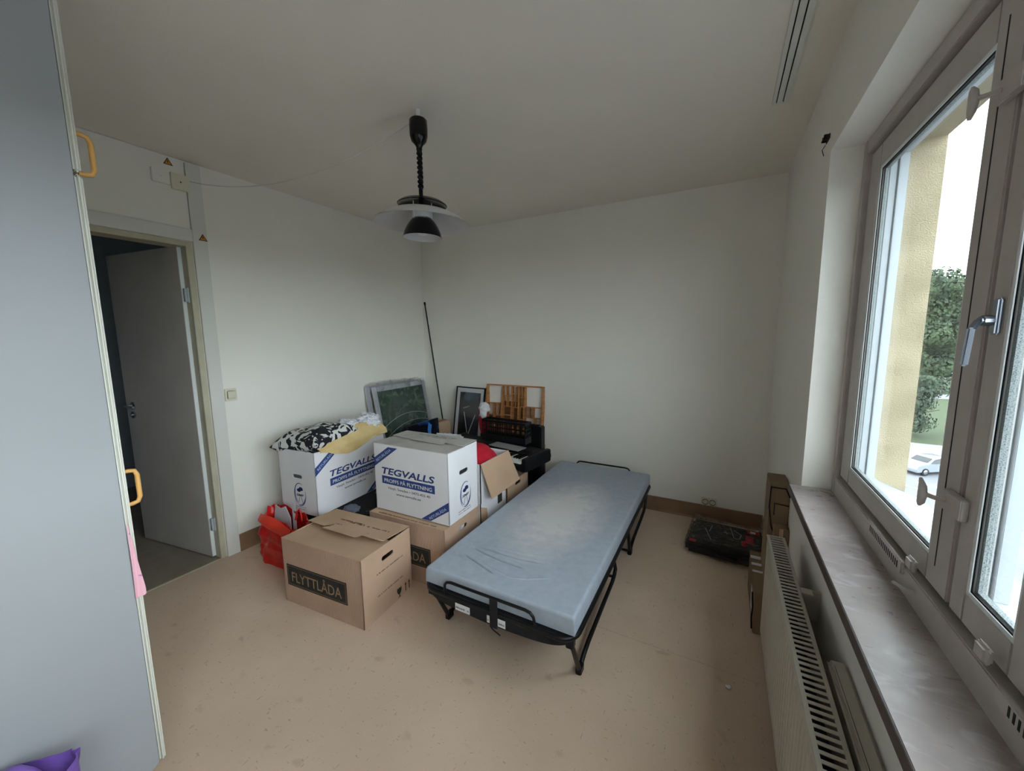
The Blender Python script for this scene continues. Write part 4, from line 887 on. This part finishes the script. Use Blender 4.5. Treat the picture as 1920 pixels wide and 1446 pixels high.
# mattress retainers
for sy, yy in ((-1, -.902), (1, .902)):
    pts = [(-.240, yy, .262), (-.240, yy + sy * .010, .300), (-.236, yy + sy * .013, .325), (-.222, yy + sy * .014, .341), (-.20, yy + sy * .014, .346), (.175, yy + sy * .014, .346), (.198, yy + sy * .014, .342), (.212, yy + sy * .013, .326), (.216, yy + sy * .010, .300), (.216, yy, .262)]
    if sy > 0: pts = [(x, y - .002, z + .022 * (z > .3)) for x, y, z in pts]
    G().tube(pts, .0065, 10).build('mattress_stop', M['blackmetal'], bed, smooth=True)
g = G(); g.box(.014, .052, -.932, -.929, .222, .352); g.tube([(.016, -.930, .224), (.03, -.932, .214), (.070, -.940, .208)], .003, 6); g.build('strap', M['blackcloth'], bed)
# legs: struts with long U bars, mirrored on both sides
for s in (-1, 1):
    x = s * .352
    for (yt, yf_, ye, yk) in ((-.865, -.745, -.14, -.20), (.185, .285, .83, .90)):
        g = G(); g.tube([(x, yt, .262), (x, yt + .02, .20), (x, yf_ - .005, .012)], .0105, 10); g.build('leg', M['blackmetal'], bed, smooth=True)
        g = G(); g.tube([(x, yf_, .014), (x, yf_ + .05, .04), (x, yf_ + .12, .055), (x, yf_ + .40, .075), (x, ye - .05, .085), (x, ye, .10), (x, ye + .02, .125), (x, yk + .0, .262)], .0105, 10); g.build('side_bar', M['blackmetal'], bed, smooth=True)
        G().box(x - .013, x + .013, yf_ - .022, yf_ + .022, 0, .035).build('foot', M['black'], bed, bevel=.004)
        G().box(x - .016, x + .016, yt - .018, yt + .018, .215, .262).build('hinge_sleeve', M['black'], bed, bevel=.004)
for yy, zz in ((-.15, .092), (.285, .02)): G().tube([(-.352, yy, zz), (.352, yy, zz)], .008, 8).build('crossbar', M['blackmetal'], bed, smooth=True)

# ================================================================ things by the radiator and corner
tb = thing('tool_case', 'black plastic tool case wrapped in clear film on the floor by the socket', 'case', (.075, 2.87, 0), radians(-4))
G().box(-.215, .235, -.205, .195, 0, .075).build('body', M['black'], tb, bevel=.02, seg=4)
G().box(-.17, .20, -.15, .15, .076, .084).build('lid_panel', M['black'], tb, bevel=.006)
g = G(); g.box(-.05, .09, -.236, -.205, .03, .045); g.build('handle', M['black'], tb, bevel=.004)
rdm = mat('label_red', (190, 34, 52), .5)
for (x0, x1, y0, y1, z) in ((-.195, -.155, -.188, -.152, .0762), (.13, .205, .10, .145, .0846), (.125, .17, -.05, .06, .0846)): G().box(x0, x1, y0, y1, z, z + .001).build('red_label', rdm, tb)
G().box(.150, .180, .106, .138, .0858, .0866).build('white_label', M['paper'], tb)
G().lathe([(0, 0), (.016, 0), (.016, .02), (.012, .025), (0, .025)], (.12, -.09, .085), 16).build('red_knob', rdm, tb, smooth=True)
sv = mat('grey_line_art', (190, 196, 204), .35)
g = G()
for q in (((-.08, .10), (-.09, .0)), ((.03, .13), (.06, -.02)), ((.05, .10), (.10, .05)), ((.10, .05), (.09, -.02)), ((.09, -.02), (.06, -.02)), ((-.12, .04), (-.07, -.12)), ((.0, .06), (.02, .01)), ((-.01, .03), (.03, .04))):
    a_, b_ = Vector(q[0]), Vector(q[1]); d_ = (b_ - a_).normalized() * .002; n_ = Vector((-d_.y, d_.x)); g.prism([(a_ + n_)[:], (b_ + n_)[:], (b_ - n_)[:], (a_ - n_)[:]], top((0, 0, .0845)), .0008)
g.build('printed_outline', sv, tb)
def film(u, v):
    x = -.225 + .47 * u; y = -.215 + .42 * v; e = min(u, 1 - u, v, 1 - v); n_ = noise.noise(Vector((u * 7, v * 7, 3))) * .012 + noise.noise(Vector((u * 20, v * 20, 1))) * .005
    return (x + .004 * sin(v * 30), y + .004 * sin(u * 30), (.100 + n_) if e > .03 else (.02 if e < .005 else .085))
G().grid(film, 50, 50).build('plastic_film', M['film'], tb, smooth=True)
cb = thing('carton', 'slim brown carton with black cable on the floor beyond the radiator end', 'box', (.235, 2.26, 0), 0)
G().box(-.037, .035, -.21, .21, 0, .215).build('body', M['kraftdark'], cb, bevel=.003)
for k, yy in enumerate((-.02, .05, .12)):
    g = G(); g.box(-.038, .036, yy, yy + .018, .2145, .2165 + .003 * k); g.build('tape_strip', M['paper'], cb)
g = G(); g.tube([(-.04, -.12, .16), (-.042, -.16, .15), (-.04, -.18, .12), (-.041, -.16, .05), (-.04, -.19, .01)], .0035, 6); g.build('cable', M['black'], cb, smooth=True)
flat('paper_label', [rect(.02, .03, .14, .15)], left((-.0375, 0, 0)), M['paper'], cb)
cc = thing('carton', 'tall brown carton with black strap between the sill and the corner', 'box', (.276, 2.30, 0), 0)
G().box(-.033, .047, -.10, .08, 0, .715).build('body', M['kraftdark'], cc, bevel=.003)
g = G(); g.tube([(-.030, -.102, .705), (-.033, -.103, .60), (-.02, -.104, .50), (.005, -.104, .44), (.047, -.104, .42)], .0035, 6); g.tube([(-.03, -.103, .70), (.03, -.103, .70), (.047, -.103, .66)], .0035, 6); g.tube([(-.012, -.103, .56), (-.012, -.103, .62), (.047, -.103, .615)], .003, 6); g.build('strap', M['black'], cc, smooth=True)
cc2 = thing('carton', 'lower brown carton standing in front of the strapped tall carton', 'box', (.292, 2.165, 0), 0)
G().box(-.028, .031, -.03, .028, 0, .52).build('body', M['kraftdark'], cc2, bevel=.003)
flat('tape_strip', [rect(-.008, .0, .008, .52)], front((0, -.0302, 0)), M['kraft'], cc2)
o = blob('paper_scrap', (.092, 1.662, .006), (.012, .009, .006), M['paper'], 2, .3, 2, sub=2); tag(o, 'tiny crumpled white paper scrap on the floor near the radiator', 'scrap')

# purple bag at the lower left edge
pb = thing('carrier_bag', 'glossy purple plastic carrier bag in the lower left corner', 'bag', (-1.437, .112, 0), radians(45))
def pbf(u, v):
    a_ = 2 * pi * u; e = .28; cxp = abs(cos(a_)) ** e * (1 if cos(a_) > 0 else -1); syp = abs(sin(a_)) ** e * (1 if sin(a_) > 0 else -1)
    n_ = noise.noise(Vector((cos(a_) * 3, sin(a_) * 3, v * 5))) * .008
    z = .375 * v + v ** 3 * .010 * noise.noise(Vector((cos(a_) * 3, sin(a_) * 3, 2))) + v ** 3 * .012 * (1 if cos(a_) > 0 and sin(a_) > 0 else 0) * abs(sin(2 * a_))
    return ((.088 + n_) * cxp * (.93 + .07 * v), (.086 + n_) * syp * (.93 + .07 * v), z + .001)
G().grid(pbf, 96, 26).build('body', M['purple'], pb, thick=.002, smooth=True)
g = G(); g.tube([(-.05, .07, .35), (-.045, .06, .385), (-.02, .045, .398), (.01, .04, .385), (.02, .05, .35)], .012, 8); g.build('handle', M['purple'], pb, smooth=True)
tag(blob('clothing', (-1.437, .112, .30), (.07, .07, .05), M['blackcloth'], 4, .2, 2, sub=4), 'black cloth stuffed in the purple bag', 'clothing')
tag(blob('paper_wad', (-1.42, .12, .352), (.04, .045, .028), M['paper'], 6, .2, 2, sub=4), 'white crumpled paper on top inside the purple bag', 'paper')

# ================================================================ outside
GZ = -11
def strip(name, x0, x1, y0, y1, z, m, nm=None):
    return G().box(x0, x1, y0, y1, z - .05, z).build(name, m)
dirv = Vector((.34, .94, 0)).normalized()
o = strip('ground', .7, 400, -150, 420, GZ - .02, M['grass']); struct(o)
def quad_ground(name, pts, z, m, label=None, cat=None):
    o = G().prism(pts, Matrix.Translation((0, 0, z)), .03).build(name, m); struct(o); return o
quad_ground('parking_lot', [(1, -60), (70, -60), (70, 44), (12, 56), (1, 56)], GZ, M['asphalt'])
quad_ground('road', [(-10 + 12, 95), (70, 104), (70, 111), (2, 102)], GZ, M['road'])
quad_ground('trim_2', [(6, 51.5), (24, 49.5), (40, 49), (40, 57), (24, 58), (6, 60)], GZ + .01, M['road'])
for i in range(7):
    x = 12 + i * 2.6
    G().prism([(x, 42.9), (x + 5, 38.6), (x + 5.12, 38.75), (x + .12, 43.05)], Matrix.Translation((0, 0, GZ + .03)), .01).build('trim_3', M['linewhite'])['kind'] = 'structure'
def car(loc, rz, paint, label, name='car'):
    c = thing(name, label, 'car', loc, rz)
    prof = [(-2.15, .30), (-2.2, .55), (-2.12, .80), (-1.75, .95), (-1.05, 1.05), (-.45, 1.42), (.1, 1.50), (.8, 1.48), (1.45, 1.20), (1.75, 1.02), (2.1, .95), (2.18, .60), (2.12, .30)]
    vs = []; n = len(prof)
    for s_, k_ in ((-1, .90), (-1, 1), (1, 1), (1, .90)):
        pass
    g = G(); secs = []
    for yy, k_ in ((-.86, 0), (-.80, .06), (.80, .06), (.86, 0)):
        secs.append([(x * (.99 if abs(yy) > .85 else 1), yy * (1 - .18 * max(0, (z - .95) / .55)), z - (0.02 if abs(yy) > .85 and z > .9 else 0)) for x, z in prof])
    v_ = [p for s_ in secs for p in s_]; f_ = [(j * n + i, j * n + (i + 1) % n, (j + 1) * n + (i + 1) % n, (j + 1) * n + i) for j in range(3) for i in range(n)] + [tuple(range(n)), tuple(range(3 * n, 4 * n))]
    g.add(v_, f_); body = g.build('body', paint, c, bevel=.03, smooth=True)
    for s_ in (-1, 1):
        for poly in ([(-.85, 1.05), (-.40, 1.36), (.05, 1.42), (.05, 1.02)], [(.12, 1.02), (.12, 1.42), (.75, 1.40), (1.2, 1.18), (1.25, 1.02)]):
            g = G(); g.add([(x, s_ * (.868 - .15 * max(0, (z - .95) / .55)), z) for x, z in poly], [(0, 1, 2, 3) if len(poly) == 4 else (0, 1, 2, 3, 4)]); g.build('side_window', M['glassdark'], c, thick=.01)
    g = G(); g.add([(-1.0, -.68, 1.085), (-1.0, .68, 1.085), (-.50, .62, 1.415), (-.50, -.62, 1.415)], [(0, 1, 2, 3)]); g.build('windscreen', M['glassdark'], c, thick=.015)
    g = G(); g.add([(.86, -.62, 1.475), (.86, .62, 1.475), (1.42, .68, 1.235), (1.42, -.68, 1.235)], [(0, 1, 2, 3)]); g.build('rear_window', M['glassdark'], c, thick=.015)
    for x in (-1.35, 1.32):
        for s_ in (-1, 1):
            g = G(); g.lathe([(.0, -.1), (.31, -.1), (.33, -.06), (.33, .06), (.31, .1), (0, .1)], n=24); g.v = [(x + a_, s_ * .80 + c_, .33 + b_) for a_, b_, c_ in g.v]; w0 = g.build('wheel', M['black'], c, smooth=True)
            g = G(); g.lathe([(.0, -.112), (.19, -.108), (.20, -.1), (.2, .1), (.19, .108), (0, .112)], n=16); g.v = [(x + a_, s_ * .80 + c_, .33 + b_) for a_, b_, c_ in g.v]; g.build('hub_cap', M['steel'], w0, smooth=True)
    for s_ in (-1, 1): G().box(-2.17, -2.05, s_ * .62 - .15, s_ * .62 + .15, .66, .80).build('headlight', M['shadewhite'], c, bevel=.02)
    return c
car((16.6, 46.6, GZ + .03), radians(33), M['carwhite'], 'silver white hatchback parked outside below the window')
car((13.6, 49.4, GZ + .03), radians(33), M['carred'], 'dark red car parked behind the silver white hatchback')
def leafcloud(name, centers, count, size, m, parent=None, seed=1):
    rd = random.Random(seed); g = G()
    for c, r in centers:
        k = int(count * (r[0] * r[2]) / sum(q[1][0] * q[1][2] for q in centers))
        for i in range(k):
            d_ = Vector((rd.gauss(0, 1), rd.gauss(0, 1), rd.gauss(0, 1))).normalized(); rr = rd.uniform(.55, 1.05)
            p = Vector((c[0] + d_.x * r[0] * rr, c[1] + d_.y * r[1] * rr, c[2] + d_.z * r[2] * rr))
            u = (Vector((rd.uniform(-1, 1), rd.uniform(-1, 1), rd.uniform(-.5, .5))) + Vector((0, 0, .0))).normalized(); w = d_.cross(u).normalized() if d_.cross(u).length > .01 else Vector((1, 0, 0)); s1 = size * rd.uniform(.5, 1.1)
            u2 = (w.cross(d_) + Vector((0, 0, -.4))).normalized()
            g.add([p - w * s1 * .5, p + u2 * s1 * .4 - w * s1 * .1, p + w * s1 * .5, p - u2 * s1 * .4 + d_ * s1 * .2], [(0, 1, 2, 3)])
    o = g.build(name, m, parent); o['kind'] = 'stuff'; return o
leafm = [mat('leaf_green_%s' % 'abc'[i], c1, .8, c2, .35, 3) for i, (c1, c2) in enumerate([((34, 48, 30), (58, 74, 44)), ((32, 46, 32), (50, 66, 44)), ((40, 56, 32), (60, 76, 44))])]
def tree(loc, h, r, label, m, seed, size=1.0, count=5200, name='tree'):
    rd = random.Random(seed); t_ = thing(name, label, 'tree', loc, 0, None)
    g = G(); g.tube([(0, 0, 0), (.1, 0, h * .2), (0, .1, h * .45), (.1, 0, h * .8)], .4, 8, rads=[h * .028, h * .02, h * .014, h * .004])
    for k in range(7): a_ = k * 2.4; z = h * (.25 + .07 * k); g.tube([(0, 0, z), (cos(a_) * r * .4, sin(a_) * r * .4, z + h * .08), (cos(a_) * r * .75, sin(a_) * r * .75, z + h * .14)], .2, 6, rads=[h * .012, h * .007, h * .003])
    g.build('trunk', M['bark'], t_, smooth=True)
    cs = [((0, 0, h * .56), (r * .66, r * .66, h * .36)), ((0, 0, h * .2), (r * .7, r * .7, h * .16))]
    for k in range(18):
        a_ = rd.uniform(0, 2 * pi); q = rd.uniform(.35, .62); z = h * rd.uniform(.12, .88); kk = 1 - abs(z / h - .55) * .9; cs.append(((cos(a_) * r * q * kk, sin(a_) * r * q * kk, z), (r * rd.uniform(.3, .45), r * rd.uniform(.3, .45), h * rd.uniform(.09, .14))))
    leafcloud('foliage', cs, count, size, m, t_, seed)
tree((39.5, 116, GZ), 27, 10.0, 'large rounded green tree beyond the road through the window', leafm[0], 3, .8, 15000)
tree((62, 116, GZ), 25, 10, 'tall green tree right of the large rounded tree outside', leafm[2], 5, 1.1, 5000)
tree((26, 138, GZ), 22, 9, 'tall tree left of and behind the large rounded tree outside', leafm[1], 8, 1.1, 6000)
tree((48, 146, GZ), 24, 10, 'tree farther off behind the large rounded tree', leafm[2], 15, 1.1, 6000)
tree((86, 112, GZ), 26, 11, 'farthest right tree of the row beyond the road', leafm[0], 12, 1.2, 4000)
tree((19.5, 63.5, GZ), 8.2, 4.6, 'small spreading green tree by the pavement behind the parked cars', leafm[1], 21, .42, 8000)
